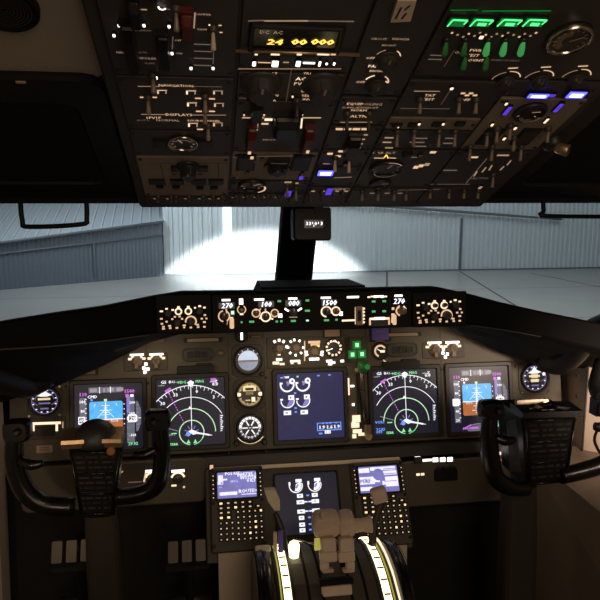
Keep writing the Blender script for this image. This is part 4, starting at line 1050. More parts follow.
for x, y, w, h in ((279,359.5,6,2.5),(277,363,4,3),(282,364,5,2.2),(295,361,10,2),(292,363,3,2),(299,363,3,2),(314,359,10,2.6),(279,354.5,3,2),(274,363,3,3)): S.bar(x, y, w, h, 'lit_white' if w > 5 else 'lit_warm', .0028)
S.ln(304.5, 341, 304.5, 361, 1.2, 'lit_amber', .0028); S.bar(314, 342, 12, 2.4, 'lit_amber', .0028)
u, v = S.q(315, 345.5); k = S.k(315, 345); c = MB(); c.poly([(4.5*k*math.cos(R(a)), 3*k*math.sin(R(a))) for a in range(180, 361, 20)], .0034, 'digit_amber'); c.slab(0, 1*k, 9*k, 2.4*k, .002, .0036, 'lit_amber', .001, .0003); c.build('speed_brake_caption', S.e, loc=(u, v, 0))
g = gauge(S, 333.5, 348, 9.5, marks='lit_white', ticks=11, needle=200); ticks(S, 333.5, 348, 10.2, (), )
for i in range(12):
    a = 20+i*30; S.ln(333.5+6*math.cos(R(a)), 348-6*math.sin(R(a)), 333.5+8.6*math.cos(R(a)), 348-8.6*math.sin(R(a)), 1.9, 'lit_warm', .0045)
for x, y, w in ((329,361,6),(333,362.5,4),(342,361,3.5),(330,364,4)): S.bar(x, y, w, 2.4, 'lit_white', .0028)
S.done()
S = Panel('brake_pressure_gauge', 'round gauge with an amber lit arc just below the purple placard', 'gauge', MIP, 380, 351); k = S.k(380, 351)
b = MB(); b.lathe(0, 0, [(8.6*k,0),(8.6*k,.007),(8*k,.009),(7.4*k,.008),(7.2*k,.003)], 'bezel_dark', 28, cap1=False); S.part(b, 'bezel_ring')
b = MB(); b.disc(0, 0, 7.3*k, .0034, 'gauge_face', 24); b.arc(0, 0, 5.2*k, 1.8*k, 30, 250, .004, 'lit_amber', 20); b.rect(-.2*k, -1.5*k, 4.4*k, .8*k, .0045, 'lit_warm'); b.line(0, 0, -3*k, 2*k, .8*k, .0048, 'scr_white'); S.part(b, 'dial_face')
b = MB(); b.poly([(2*k,-8*k),(7*k,-11*k),(10*k,-10*k),(9*k,-12.5*k),(4*k,-12.5*k)], .004, 'lit_amber'); S.part(b, 'lit_caption')
# landing gear lights + lever
S = Panel('landing_gear_lights', 'three green gear lights in a triangle above the landing gear lever', 'indicator light cluster', MIP, 356, 350)
b = MB(); b.slab(0, 0, 24*S.k(356,350), 26*S.kv(356,350), 0, .002, 'panel_brown_dark', .004, .001); S.part(b, 'panel_plate')
for x, y in ((356.5,345),(352,354.5),(361.5,354)):
    u, v = S.q(x, y); k = S.k(x, y); c = MB(); c.slab(0, 0, 8*k, 8*k, .002, .007, 'lamp_green_dim', .002, .001); c.rect(-1.8*k, -2.0*k, 1.8*k, 2.0*k, .0074, 'lamp_gear'); c.build('green_light', S.e, loc=(u, v, 0))
S = Panel('landing_gear_lever', 'landing gear lever with a green-lit wheel knob over its dark slot', 'lever', MIP, 358, 400)
P2 = lambda x, y: S.q(x, y)
b = MB(); u0, v0 = P2(361, 404); b.slab(u0, v0, 8*S.k(358,400), 62*S.kv(358,400), .0, .003, 'bezel_dark', .004, .001); S.part(b, 'slot_plate')
b = MB(); a = P2(356.5, 371); c = P2(358.5, 389); d = P2(366, 424); b.tube([(c[0],c[1],.045),(a[0],a[1],.060)], [.0035,.0045], 'bronze_edge', 10); b.tube([(d[0],d[1],.008),(c[0],c[1],.046)], [.007,.005], 'knob_brown', 10); S.part(b, 'lever_shaft')
a = P2(357.5, 366); b = MB(); b.T = Matrix.Translation((a[0], a[1], .062)) @ Matrix.Rotation(R(80), 4, 'Y'); b.lathe(0, 0, [(.010,-.013),(.015,-.009),(.017,0),(.015,.009),(.010,.013)], 'green_plastic', 20); b.T = None
a2 = P2(360.5, 365.5); b.disc(a2[0], a2[1], .0075, .0805, 'lamp_green_dim', 14); S.part(b, 'wheel_knob')
a = P2(352.3, 369); b = MB(); b.lathe(a[0], a[1], [(.004,.05),(.006,.055),(.004,.062)], 'placard_tan', 10); S.part(b, 'trigger_tip')
for x, y, w, h in ((348.5,386.5,1.5,17),(352,386,4,2),(353,404.5,2.6,2.4)): S.bar(x, y, w, h, 'lit_warm' if h > 5 else 'lit_white', .0036)
for x, y, w, h in ((356,418.5,8,7),(355,425,8,5),(357,431,9,4),(353.5,423,4,4),(354,436,4,4),(361,434,6,3)): S.bar(x, y, w, h, 'lit_warm', .0040)
S.done('placard_lettering')
a = P2(367.5, 436); b = MB(); b.lathe(a[0], a[1], [(.011,0),(.011,.014),(.009,.016)], 'placard_tan', 16); 
a = P2(366.5, 428); b.box(a[0], a[1], .012, .016, .022, .016, 'placard_dull'); b.build('override_trigger', S.e)
# lit bracket + little placard under the captain clock
S = Panel('nose_wheel_steering_panel', 'small unit with a bright lit bracket below the violet-lit clock', 'switch panel', MIP, 46, 428)
b = MB(); b.slab(0, 0, 40*S.k(46,428), 22*S.kv(46,428), 0, .002, 'panel_brown_dark', .003, .001); b.slab(0, -.008, 18*S.k(46,428), 9*S.k(46,428), .002, .006, 'bezel_dark', .003, .001); S.part(b, 'panel_plate')
S.ln(32, 423.6, 61, 422.6, 2.6, 'lit_warm', .0026); S.ln(33.5, 425, 33.5, 431, 2.6, 'lit_warm', .0026); S.ln(57, 424, 57, 431, 2.4, 'lit_warm', .0026); S.ln(63, 421.5, 63, 428, 1.5, 'lit_dim', .0026); S.done('lit_bracket')
S = Panel('small_placard', 'small dull placard plate under the lit bracket', 'placard', MIP, 44.5, 449); k = S.k(44,449)
b = MB(); b.slab(0, 0, 16*k, 7.5*k, 0, .002, 'placard_tan', .001, .0005); S.part(b, 'plate'); b = MB(); [b.rect(-5*k, (i-1)*1.8*k-.3*k, 5*k, (i-1)*1.8*k+.3*k, .0023, 'knob_brown') for i in range(3)]; S.part(b, 'printed_lines')

# ================================================================= GLARESHIELD, MODE CONTROL PANEL
TM = R(6)
MCP = Plane(ypt(310, 308, 1.475), (1,0,0), (0, math.sin(TM), math.cos(TM)))
stA = [(-160,346,1.28),(-60,333,1.34),(0,322,1.40),(50,314,1.43),(100,307,1.45),(150,297.5,1.47),(180,292,1.48),(262,290.5,1.49),(360,288,1.49),(438,287,1.48),(470,294,1.475),(500,302,1.46),(540,311,1.44),(600,323,1.40),(700,336,1.34)]
stB = [(-160,372,1.26),(-60,354,1.32),(0,350,1.38),(50,347,1.42),(100,342,1.44),(150,335.5,1.455),(180,331.5,1.462),(262,329.5,1.467),(360,326.5,1.467),(438,323.5,1.462),(470,326,1.455),(500,330,1.445),(540,337,1.43),(600,350,1.39),(700,366,1.32)]
stC = [(-160,460,1.50),(-60,430,1.55),(0,402,1.60),(50,389,1.64),(100,367,1.66),(150,341,1.69),(180,332,1.70),(262,329,1.71),(360,326,1.71),(438,323,1.71),(470,338,1.69),(500,352,1.67),(540,366,1.66),(585,368,1.62),(690,385,1.5)]
rings = []
for a, c, d in zip(stA, stB, stC):
    A_, B_, C_ = ypt(*a), ypt(*c), ypt(*d)
    if 150 <= a[0] <= 470:      # flat front face carries the control panels
        A_ = Vector((A_.x, MCP.hit(a[0], a[1]).y+.004, A_.z)); B_ = Vector((B_.x, MCP.hit(c[0], c[1]).y+.004, B_.z))
    lip = Vector((0,-.006,-.004))
    far = Vector((A_.x*1.02, 2.24, EZ+(A_.z-EZ)*2.24/A_.y-.05)); mid = Vector((A_.x, A_.y+.05, A_.z-.004)); C_ = Vector((C_.x, min(C_.y, 1.675)-.005, C_.z)); in_ = Vector((C_.x, C_.y+.006, A_.z-.045)); bot = Vector((A_.x*1.02, 2.22, far.z-.03))
    clampx = lambda v: (max(-.985, min(.985, v[0])), v[1], v[2])
    rings.append([clampx(v) for v in (far, mid, A_, A_+lip, B_-Vector((0,0,.0))+Vector((0,-.004,.006)), B_, B_+Vector((0,.03,-.002)), (B_+C_)/2+Vector((0,0,.012)), C_, in_, bot)])
b = MB(); b.loft(rings, 'glare_vinyl', smooth=False)
gs_ = tag(b.build('glareshield'), 'black padded glareshield arching across the cockpit under the windshield', 'glareshield')
b = MB(); e0 = [ypt(px, py, 1.452)+Vector((0,-.004,-.002)) for px, py in ((0,350),(50,347.5),(100,342.5),(150,337))]
b.tube([ypt(*c)+Vector((0,-.003,.002)) for c in stB[2:6]], .0022, 'knob_brown', 6); b.build('edge_piping', gs_)
b = MB(); b.tube([ypt(*c)+Vector((0,-.003,.002)) for c in stB[10:13]], .002, 'knob_brown', 6); b.build('edge_piping', gs_)
# raised slab at the foot of the centre post
a, c = ypt(258, 291, 1.56), ypt(366, 288.5, 1.56)
b = MB(); cx, w = (a.x+c.x)/2, c.x-a.x; z0 = a.z-.03
b.loft([[(cx-w/2,1.53,z0),(cx+w/2,1.53,z0),(cx+w/2+.01,1.75,z0-.02),(cx-w/2-.01,1.75,z0-.02)], [(cx-w*.47,1.54,z0+.042),(cx+w*.47,1.54,z0+.042),(cx+w*.46,1.72,z0+.036),(cx-w*.46,1.72,z0+.036)]], 'post_black')
tag(b.build('post_fairing'), 'raised black fairing on the glareshield at the foot of the centre post', 'fairing')
# front control panels
def fplate(name, label, x0, x1, y0, y1, cat='control panel'):
    S = Panel(name, label, cat, MCP, (x0+x1)/2, (y0+y1)/2); u0 = S.q(x0, (y0+y1)/2)[0]; u1 = S.q(x1, (y0+y1)/2)[0]; v0 = S.q((x0+x1)/2, y1)[1]; v1 = S.q((x0+x1)/2, y0)[1]
    b = MB(); b.slab((u0+u1)/2, (v0+v1)/2, u1-u0, v1-v0, -.003, .004, 'mcp_black', .003, .0015); S.part(b, 'panel_plate'); S.z = .0046; return S
S = fplate('mode_control_panel', 'long black autopilot panel with white digits and green lights under the windshield', 212, 411, 292.5, 329.5)
Z = .0046
def B(x, y, w, h, mn='lit_warm'): S.bar(x, y, w, h, mn, Z)
def L(x0, y0, x1, y1, w, mn='lit_warm'): S.ln(x0, y0, x1, y1, w, mn, Z)
def AR(x, y, r, a0, a1, w=1.2, mn='lit_amber'): S.arc(x, y, r, a0, a1, w, mn, Z)
def digits(t, x, y, h=5.2):
    u, v = S.q(x, y); k = S.k(x, y); b = MB(); b.frame(0, 0, 17*k, 7.2*k, 15.5*k, 6*k, .003, .006, 'bezel_dark', .002, .0006); b.rect(-8*k, -3.2*k, 8*k, 3.2*k, .0044, 'screen_black'); f = b.build('digit_window', S.e, loc=(u, v, 0))
    b = MB(); b.text(t, 0, 0, h*k, .0050, 'lit_digit', sx=1.0, slant=.18, bold=.10); b.build('digits', f)
for t, x, y in (('270',226.5,305.5),('100',266,304),('080',293,303),('1500',329,302.5),('270',398,301)): digits(t, x, y)
for x, y, w in ((226,300,8.5),(259,299.4,10),(292.5,298.5,9),(325.5,297.7,10),(352.5,297,12),(398,295.6,8)): B(x, y, w, 2., 'lit_white')
for i in range(6): B(368.5+i*3.3, 297-(i % 2)*.6, 3., 1.6, 'lit_warm')
B(378, 296.3, 10, 1.8, 'lit_white')
def mk(x, y, rp, mn='knob_brown'): 
    u, v = S.q(x, y); r = rp*S.k(x, y); key = ('mk', round(r, 4), mn)
    def f():
        b = MB(); n = 24; prof = [(r,0),(r,.014),(r*.9,.018),(r*.6,.019)]
        b.loft([[((q*(1 if k % 2 else .92))*math.cos(2*math.pi*k/n), (q*(1 if k % 2 else .92))*math.sin(2*math.pi*k/n), z) for k in range(n)] for q, z in prof], mn); b.rect(-r*.08, r*.3, r*.08, r*.85, .0194, 'lit_dim'); return b
    place(S, key, f, 'rotary_knob', u, v, .004)
mk(224, 316, 3.8); AR(224, 316, 5.4, 100, 260, 1.3); AR(224, 316, 5.4, -60, 60, 1.3); L(226, 309, 227, 313, 1.6, 'lit_amber')
B(241, 301.5, 4, 6, 'lit_white'); mk(241.5, 309.5, 1.8, 'placard_tan'); AR(241.5, 309.5, 4., 120, 240, 1.1); AR(241.5, 309.5, 4., -60, 60, 1.1); B(241.5, 314, 3.4, 1.8, 'lit_warm')
mk(256, 313, 2.6, 'placard_dull'); AR(256, 313, 3.9, 0, 360, 1.3); mk(265.5, 316.5, 3.4); AR(265.5, 316.5, 4.7, 0, 360, 1.4, 'lit_warm'); mk(274.5, 313, 2.4, 'placard_dull'); AR(274.5, 313, 3.6, 0, 360, 1.3)
L(265.3, 308.5, 265.3, 312, 1.4, 'lit_amber'); L(259, 311, 260.5, 308.5, 1.2, 'lit_amber'); L(259, 318, 261.5, 318, 1.6, 'lit_warm'); L(270, 318, 273, 319, 1.6, 'lit_warm'); B(280, 315.5, 4, 4, 'lit_white'); B(256, 309.5, 3, 1.6, 'lit_warm')
mk(293, 312, 4.2, 'knob_brown'); L(284.5, 308.5, 288.5, 311, 1.8, 'lit_white'); L(301.5, 308, 297.5, 310.6, 1.8, 'lit_white'); L(289, 317, 297, 317, 1., 'lit_dim')
mk(326, 311.5, 3.6); AR(326, 311.5, 4.9, -20, 270, 1.4, 'lit_warm'); mk(335.5, 311, 2.8, 'placard_dull'); AR(335.5, 311, 4., 0, 360, 1.3, 'lit_warm'); B(340.5, 313.5, 3.6, 4, 'lit_white')
L(341.5, 320.5, 354.5, 320, 1.8, 'lit_warm')
# vertical speed thumbwheel
u, v = S.q(358.5, 315.5); k = S.k(358, 315); b = MB(); b.slab(0, 0, 7*k, 18.5*k, .003, .008, 'placard_tan', .002, .001); b.slab(0, 0, 3.4*k, 11*k, .008, .0085, 'bezel_dark', .001, .0003)
b.T = Matrix.Rotation(R(90), 4, 'Y'); b.lathe(-.002, 0, [(5*k,-1.3*k),(5*k,1.3*k)], 'knob_brown', 20); b.T = None; b.build('thumbwheel', S.e, loc=(u, v, 0))
L(355.3, 307, 355.3, 324, 1.5, 'lit_warm'); L(362.5, 307, 362.3, 324, 1.3, 'lit_amber')
for i in range(5): B(363.3, 308.5+i*3.4, 2.2, 1.8, 'lit_warm')
# green mode lights
for x, y, w in ((232.5,312.5,4),(241.5,322,2),(251.5,321.5,5.5),(279,301,4),(276.5,321.3,2.6),(281,321,2.6),(293,320.7,5.5),(307,300.3,4),(307,310.5,5.5),(307,320.3,3.4),(326,320,5.5),(336,319.5,2.6),(373,301.3,4),(383.5,301,4),(373,311.3,4),(383.5,311,4)):
    big = (x, y) in ((232.5,312.5),(307,320.3))
    light(S, x, y, w*.9, 4.4 if x == 232.5 else 2.0, 'green_small', 'mode_light', .003, core='lit_digit' if big else None)
# flight director switch and disengage bar
def paddle():
    b = MB(); b.loft([b.rr(0,0,.008,.010,.002,0), b.rr(0,-.008,.010,.024,.003,.012), b.rr(0,-.010,.007,.020,.003,.016)], 'lit_amber'); return b
for x, y in ((231.5,322.5),(392.5,319)):
    u, v = S.q(x, y-3); place(S, 'paddle', paddle, 'paddle_switch', u, v, .004); B(x, y-1, 3.2, 9, 'lit_warm'); L(x-4, y-2, x-4.5, y+2, 1, 'lit_dim')
B(379, 318.5, 20, 2.2, 'lit_warm'); B(379, 318.3, 11, 2.6, 'lit_white'); B(369.5, 322, 1.8, 6, 'lit_amber'); B(388.5, 321.5, 1.8, 6, 'lit_amber')
u, v = S.q(379, 323.5); k = S.k(379,323); b = MB(); b.slab(0, 0, 16*k, 5*k, .004, .012, 'knob_brown', .002, .001); b.build('disengage_bar', S.e, loc=(u, v, 0))
mk(401, 310.5, 3.6, 'placard_dull'); AR(401, 310.5, 5, 110, 250, 1.4, 'lit_amber'); B(392.5, 308.5, 2.6, 2.6, 'lit_amber'); L(403, 306, 405.5, 309.5, 1.6, 'lit_warm'); AR(399, 311, 3.4, 90, 270, 1.2, 'lit_amber')
S.done()
def efis(x0, x1, y0, y1, label, ox_, oy):
    global S
    S = fplate('efis_control_panel', label, x0, x1, y0, y1); sx = (x1-x0-8)/46.; cx, cy = (x0+x1)/2+ox_, (y0+y1)/2+oy
    def at(dx, dy): return cx+dx*sx, cy+dy-(dx*.03)
    for dx, dy, rp, mn in ((-15.5,-4,3.4,'knob_brown'),(-5.5,-6,2.,'knob_brown'),(4,-6.3,2.,'knob_brown'),(15,-5.5,3.4,'knob_brown'),(-6.5,5.5,3.4,'knob_brown'),(6.5,4.5,4,'knob_brown')):
        x, y = at(dx, dy); u, v = S.q(x, y); r = rp*S.k(x, y)
        place(S, ('ek', rp, round(r,4)), lambda: rknob_mb(r, .014, mn)(), 'rotary_knob', u, v, .004)
    for dx in (-5.5, 4): x, y = at(dx, -5.8); S.arc(x, y, 3, 0, 360, 1.5, 'lit_warm', Z); S.bar(x, y-4, 2.6, 2.4, 'lit_warm', Z)
    x, y = at(6.5, 4.5); S.arc(x, y, 5.2, -40, 190, 1.5, 'lit_amber', Z)
    for dx, dy, w in ((-22,-6.5,4.6),(-17,-8.8,3.6),(-11,-7.5,3.6),(10.5,-9,2.6),(15,-10.5,4),(19.5,-9,3.4),(-22,1,3.6),(-17,4,3),(-21.5,6,3.4),(-20,9,3.6),(-11.5,1.6,3),(-9,-.6,3),(-4.4,-.8,3),(-2,1.6,3),(17,2,3),(20,-1.5,3.2),(21.5,2,2.4),(19.5,5.5,4),(13,8,3.6),(-20,11,4),(-14,8.3,4),(-13.5,10.5,3.4),(-7,10.5,3.6),(0,8.2,4),(0,10.2,2.6),(6.5,10.5,3.2),(13.5,10.3,3.2),(19.5,10.2,3.2)):
        x, y = at(dx, dy); S.bar(x, y, w*.72, 1.7, 'lit_warm' if dy < -3 else 'lit_amber', Z)
    S.done()
efis(156, 211.5, 294.5, 332.5, 'small black display control panel with lit rings, left end of the autopilot row', .5, 3.5)
efis(412, 466, 291.5, 326.5, 'small black display control panel with lit rings, right end of the autopilot row', .5, 2)
# master warning lights on the glareshield
GL = Plane(ypt(525, 321, 1.448), (math.cos(R(-14)), -math.sin(R(-14))*-1, 0) if 0 else (1, -.18, 0), (0, .08, 1))
S = Panel('master_warning_unit', 'dark reddish warning light on the black glareshield before the right-hand window', 'warning light', GL, 521, 320)
k = S.k(521, 320); b = MB(); b.frame(0, 0, 42*k, 15*k, 38*k, 11*k, -.01, .006, 'black_plastic', .004, .001); b.slab(-9*k, 0, 18*k, 11*k, -.004, .002, 'bezel_dark', .002, .001); S.part(b, 'housing')
b = MB(); b.slab(9.5*k, 0, 18*k, 11*k, -.004, .0025, 'master_red', .002, .001); S.part(b, 'red_lens')
S = Panel('air_vent_knob', 'shiny dark vent lip peeking under the glareshield beside the knob pair', 'vent', MIP, 156, 339)
k = S.k(147, 340); b = MB(); b.slab(0, 0, 20*k, 7*k, 0, .02, 'placard_dull', 3*k, .006); S.part(b, 'vent_lip')
# magnetic compass on the post
CP = Plane(ypt(312, 224, 1.58), (1,0,0), (0,.05,1))
S = Panel('magnetic_compass', 'black box compass with white figures hanging on the centre post', 'compass', CP, 312.5, 224)
k = S.k(312, 224); b = MB(); b.loft([[(x, y, z) for x, y, z in MB.rr(0, 0, 37*k, 32*k, 3*k, -.06)], MB.rr(0, 0, 38*k, 33*k, 3*k, -.004), MB.rr(0, 0, 35*k, 30*k, 3*k, .004)], 'black_plastic'); S.part(b, 'body')
b = MB(); b.slab(1*k, -.0*k, 20*k, 9*k, .003, .005, 'screen_black', .002, .001); S.part(b, 'card_window')
b = MB()
for i, t in enumerate('33 0 3'): b.text(t, (-6+i*2.9)*k, .5*k, 3.4*k, .0054, 'lit_digit', bold=.15) if t != ' ' else b.rect((-6.4+i*2.9)*k, 0, (-5.6+i*2.9)*k, 2*k, .0054, 'lit_digit')
b.line(1*k, -2.6*k, 1*k, -.8*k, .8*k, .0056, 'lit_digit'); S.part(b, 'compass_card')
b = MB(); b.tube([(0,14*k,-.02),(2*k,20*k,.0),(6*k,24*k,.01)], .009, 'black_plastic', 8); b.lathe(6*k, 14*k, [(.012,-.0),(.012,.012)], 'black_plastic', 12); S.part(b, 'mounting_bracket')
# ================================================================= LOWER PANELS
def lower(x0, x1, y0, y1, label, Y=1.64):
    pl = Plane(ypt((x0+x1)/2, (y0+y1)/2, Y), (1,0,0), (0, math.sin(R(8)), math.cos(R(8))))
    S = Panel('lower_panel', label, 'instrument panel', pl, (x0+x1)/2, (y0+y1)/2)
    u0, u1 = S.q(x0, (y0+y1)/2)[0], S.q(x1, (y0+y1)/2)[0]; v0, v1 = S.q((x0+x1)/2, y1)[1], S.q((x0+x1)/2, y0)[1]
    b = MB(); b.slab((u0+u1)/2, (v0+v1)/2, u1-u0, v1-v0, -.02, 0, 'panel_brown', .02, .004); S.part(b, 'panel_plate'); return S
S = lower(20, 207, 463, 508, 'brown lower panel with lit half-ring knobs beneath the captain screens')
Z = .0006
for x in (152, 178):
    knob(S, x, 479, .011, .014, 'knob_brown'); S.arc(x, 479, 6.5, 15, 165, 2.0, 'lit_warm'); S.bar(x, 471, 13, 2.6, 'lit_white'); S.bar(x-4, 485.5, 5, 1.8, 'lit_warm')
S.bar(184, 487, 2, 2, 'lit_amber'); 
S.ln(112, 471, 121, 470, 2, 'lit_warm'); S.ln(116, 476, 123, 471, 1.6, 'lit_dim'); S.bar(135, 482, 14, 1, 'lit_faint'); S.ln(146, 472, 144, 482, 1.8, 'lit_amber')
S.done()
S = lower(400, 548, 458, 503, 'brown lower panel with square lit keys right of the amber-dotted keypads', 1.63)
S.bar(427, 455.5, 17, 2, 'lit_white') if 0 else S.bar(428, 460, 17, 2.2, 'lit_white')
for x in (435, 442.3, 449.5): light(S, x, 459.5+(x-435)*-.03, 5.4, 4.2, 'lit_white', 'lit_key')
S.bar(417.5, 457.5, 5.5, 2.2, 'lit_white'); light(S, 418, 460, 7, 5, 'knob_brown', 'push_key'); S.bar(418, 474.5, 3.4, 2.4, 'lit_warm'); S.bar(422.5, 474.2, 3.6, 2.4, 'lit_warm')
u, v = S.q(445, 474); k = S.k(445, 474)
b = MB(); b.slab(0, 0, 22*k, 11*k, 0, .014, 'black_plastic', .004, .002)
for i in range(3): b.slab((-6.5+i*6.5)*k, 5.5*k, 5*k, 4*k, 0, .018, 'black_plastic', .002, .001)
b.build('selector_block', S.e, loc=(u, v, 0))
S.ln(496, 454, 502, 453, 3., 'lit_warm'); S.ln(499, 459, 507, 463, 1.2, 'lit_dim'); S.ln(503, 456, 505, 466, 1.2, 'lit_dim')
S.done()
# dark footwell bulkhead below with a horizontal ledge
c = ypt(310, 509, 1.70)
struct(MB().box(0, 1.74, c.z/2+.1, 1.96, .05, c.z+.2, 'black_matt'), 'wall_front_lower') if 0 else None
b = MB(); b.box(0, 1.76, .42, 1.96, .04, .84, 'floor_dark'); struct(b, 'wall_footwell')
# rudder pedals
def pedals(px, py, Y, name_label, n=3):
    o = ypt(px, py, Y); P = thing('rudder_pedal', name_label, 'pedal', o)
    b = MB()
    for i in range(n): b.T = Matrix.Translation(((i-(n-1)/2)*.034, 0, 0)) @ Matrix.Rotation(R(65), 4, 'X'); b.slab(0, 0, .026, .052, 0, .008, 'pedal_metal', .004, .001)
    b.T = None; b.build('pedal_pad', P)
    b = MB(); b.box(0, .03, -.06, .11, .02, .012, 'floor_dark'); b.tube([(0,.03,-.01),(0,.06,-.09),(0,.10,-.22)], .012, 'bezel_dark', 8); b.tube([(-.06,.10,-.2),(.06,.10,-.2)], .014, 'bezel_dark', 8); b.tube([(0,.1,-.22),(0,.12,-o.z+.005)], .014, 'bezel_dark', 8); b.build('pedal_arm', P)
pedals(187, 551, 1.52, 'dull metal rudder pedal plates beside the tan pedestal face')
pedals(72, 551, 1.52, 'dull metal rudder pedal plates in the dark footwell outboard of the captain column')

# ================================================================= CONTROL DISPLAY UNITS
TC = R(32)
FEP = Plane(ypt(303, 466, 1.625), (1,0,0), (0, math.sin(TC), math.cos(TC)))
S = Panel('forward_electronics_panel', 'dark sloping panel between and around the two amber-dotted keypads', 'panel', FEP, 307, 508)
u0, u1 = S.q(206, 508)[0], S.q(408, 508)[0]; v0, v1 = S.q(307, 556)[1], S.q(307, 463)[1]
b = MB(); b.slab((u0+u1)/2, (v0+v1)/2, u1-u0, v1-v0, -.02, 0, 'panel_brown_dark', .004, .002); S.part(b, 'panel_plate')
b = MB(); a = S.q(212, 464); c = S.q(400, 464.5); b.slab((a[0]+c[0])/2, v1-.004, c[0]-a[0], .010, 0, .006, 'cream_plastic', .003, .001); S.part(b, 'top_rail'); S.done()
Sl = S.q(211, 467); light(S, 211.5, 467.5, 3.5, 4.5, 'lit_amber', 'corner_lamp')
S.done()
def cdu(px, py, label, txt, corner):
    S = Panel('control_display_unit', label, 'keypad computer', FEP, px, py); k = S.k(px, py); W, H = .146, .228
    W = 53*k; H = 84*S.kv(px, py)
    b = MB(); b.slab(0, 0, W, H, 0, .022, 'panel_brown_dark', .006, .003); S.part(b, 'housing')
    b = MB(); b.frame(0, H*.28, W*.83, H*.36, W*.735, H*.315, .021, .026, 'black_plastic', .004, .001); S.part(b, 'screen_bezel')
    b = MB(); b.rect(-W*.367, H*.125, W*.367, H*.437, .0232, 'scr_cdu'); scr = S.part(b, 'screen')
    b = MB(); b.T = Matrix.Translation((0, -.035*H, 0)); txt(b, W, H); b.T = None; b.build('screen_text', scr)
    # keys: each a small mesh with a lit legend
    def key(w, h, mn, lw, lh):
        def f():
            c = MB(); c.slab(0, 0, w, h, 0, .004, 'black_plastic', .001, .0006); c.rect(-lw/2, -lh/2, lw/2, lh/2, .0042, mn); return c
        return f
    def pk(nx, ny, kind):
        x, y = (nx-.5)*W, (ny-.5)*H
        d = {'f': (.017,.009,'key_dot',.0058,.0034), 'F': (.017,.009,'key_bright',.0070,.0048), 'k': (.0105,.0095,'key_dot',.0034,.0032), 'd': (.0105,.0095,'lit_dim',.0034,.0030), 'K': (.0115,.0105,'key_bright',.0054,.0052), 's': (.008,.007,'key_dot',.0030,.0028)}[kind]
        place(S, ('key', kind), key(*d), 'key', x, y, .022)
    for i in range(6):
        for s, n in ((-1, .055), (1, .945)): pk(n, .90-i*.052, 's')
    for i, kd in enumerate('fffff'): pk(.19+i*.135, .565, 'F' if i == 0 else kd)
    for i, kd in enumerate('ffFfff'): pk(.19+i*.135 if i < 5 else .88, .51, kd)
    for j in range(2):
        for i in range(2): pk(.19+i*.135, .455-j*.057, 'F' if j else 'f')
    for j in range(4):
        for i in range(3): pk(.18+i*.105, .335-j*.063, 'k' if (i+j) % 3 else 'd')
    big = {(4,0),(2,2),(3,3),(3,2)}
    for j in range(6):
        for i in range(5):
            if j == 0 and i == 4: kd = 'F'
            else: kd = 'K' if (i, j) in {(3,2),(2,4),(3,3)} else ('d' if (i*7+j*3) % 9 == 4 else 'k')
            pk(.50+i*.107, .455-j*.063, kd if kd != 'F' else 'K')
    for sx in (-1, 1):
        for y in (.46, .08, -.42): b = MB(); b.lathe(sx*W*.455, y*H, [(.0045,.021),(.0045,.024),(.003,.025)], 'black_plastic', 10); b.build('fastener', S.e)
    return S
def t1(b, W, H):
    z = .0236; X = lambda n: (n-.5)*W; Y = lambda n: (n-.5)*H
    b.text('POS REF', X(.42), Y(.955), .0075, z, 'scr_cdutext', bold=.15); b.rect(X(.15), Y(.86), X(.24), Y(.94), z, 'scr_cdutext')
    b.text('N4735.0', X(.70), Y(.935), .0105, z, 'scr_cdutext', bold=.2, sx=1.0); b.text('W12218.', X(.72), Y(.895), .0085, z, 'scr_cdutext', bold=.2); b.rect(X(.15), Y(.875), X(.32), Y(.895), z, 'scr_cdutext')
    b.text('0 KT', X(.77), Y(.857), .008, z, 'scr_cdutext', bold=.2); b.text('GPS L', X(.45), Y(.86), .006, z, 'scr_cdutext'); b.text('IRS', X(.19), Y(.845), .008, z, 'scr_cdutext', bold=.2); b.text('---', X(.19), Y(.80), .006, z, 'scr_cdutext')
    b.rect(X(.17), Y(.695), X(.50), Y(.735), z, 'scr_cdutext'); b.text('ROUTE>', X(.70), Y(.735), .009, z, 'scr_cdutext', bold=.2); b.rect(X(.58), Y(.69), X(.86), Y(.70), z, 'scr_cdutext')
def t2(b, W, H):
    z = .0236; X = lambda n: (n-.5)*W; Y = lambda n: (n-.5)*H
    for a in ((.14,.90,.34,.955),(.14,.76,.42,.85),(.14,.685,.36,.73),(.36,.92,.84,.962),(.58,.86,.85,.91),(.40,.78,.52,.83),(.62,.72,.86,.84),(.56,.745,.64,.79)): b.rect(X(a[0]), Y(a[1]), X(a[2]), Y(a[3]), z, 'scr_cdutext')
    for y in (.93, .87, .78): b.rect(X(.60), Y(y), X(.84), Y(y+.008), z+.0002, 'scr_cdu')
    b.text('PERF', X(.24), Y(.80), .010, z+.0003, 'scr_cdu', bold=.2); b.poly([(X(.50)+.016*math.cos(R(a)), Y(.87)+.016*math.sin(R(a))) for a in range(0, 360, 30)], z+.0004, 'scr_cdu')
cdu(237.5, 509, 'screen and keypad unit whose violet screen shows lines of text, near the tan pedestal face', t1, True)
cdu(379.5, 503.5, 'screen and keypad unit with washed-out white screen behind the tan flap lever', t2, False)
display(307.5, 503, 62, 60, 'display_unit', 'lower engine display with two half-filled gauges above columns of white boxes', lower_du, pl=FEP, bz=1.06)

# ================================================================= PEDESTAL AND THROTTLE QUADRANT
# pedestal body under the electronics panel
a = ypt(212, 553, 1.50); c = ypt(257, 553, 1.50)
hw = .245
P = thing('pedestal', 'tan-sided pedestal under the keypads, floor to throttle quadrant', 'pedestal', Vector((0.0, 1.45, 0)))
b = MB(); zt = a.z-.004
b.loft([[(-hw,.03,0),(hw,.03,0),(hw,.22,0),(-hw,.22,0)], [(-hw,.05,zt),(hw,.05,zt),(hw,.20,zt),(-hw,.20,zt)]], 'pedestal_tan'); b.build('front_box', P)
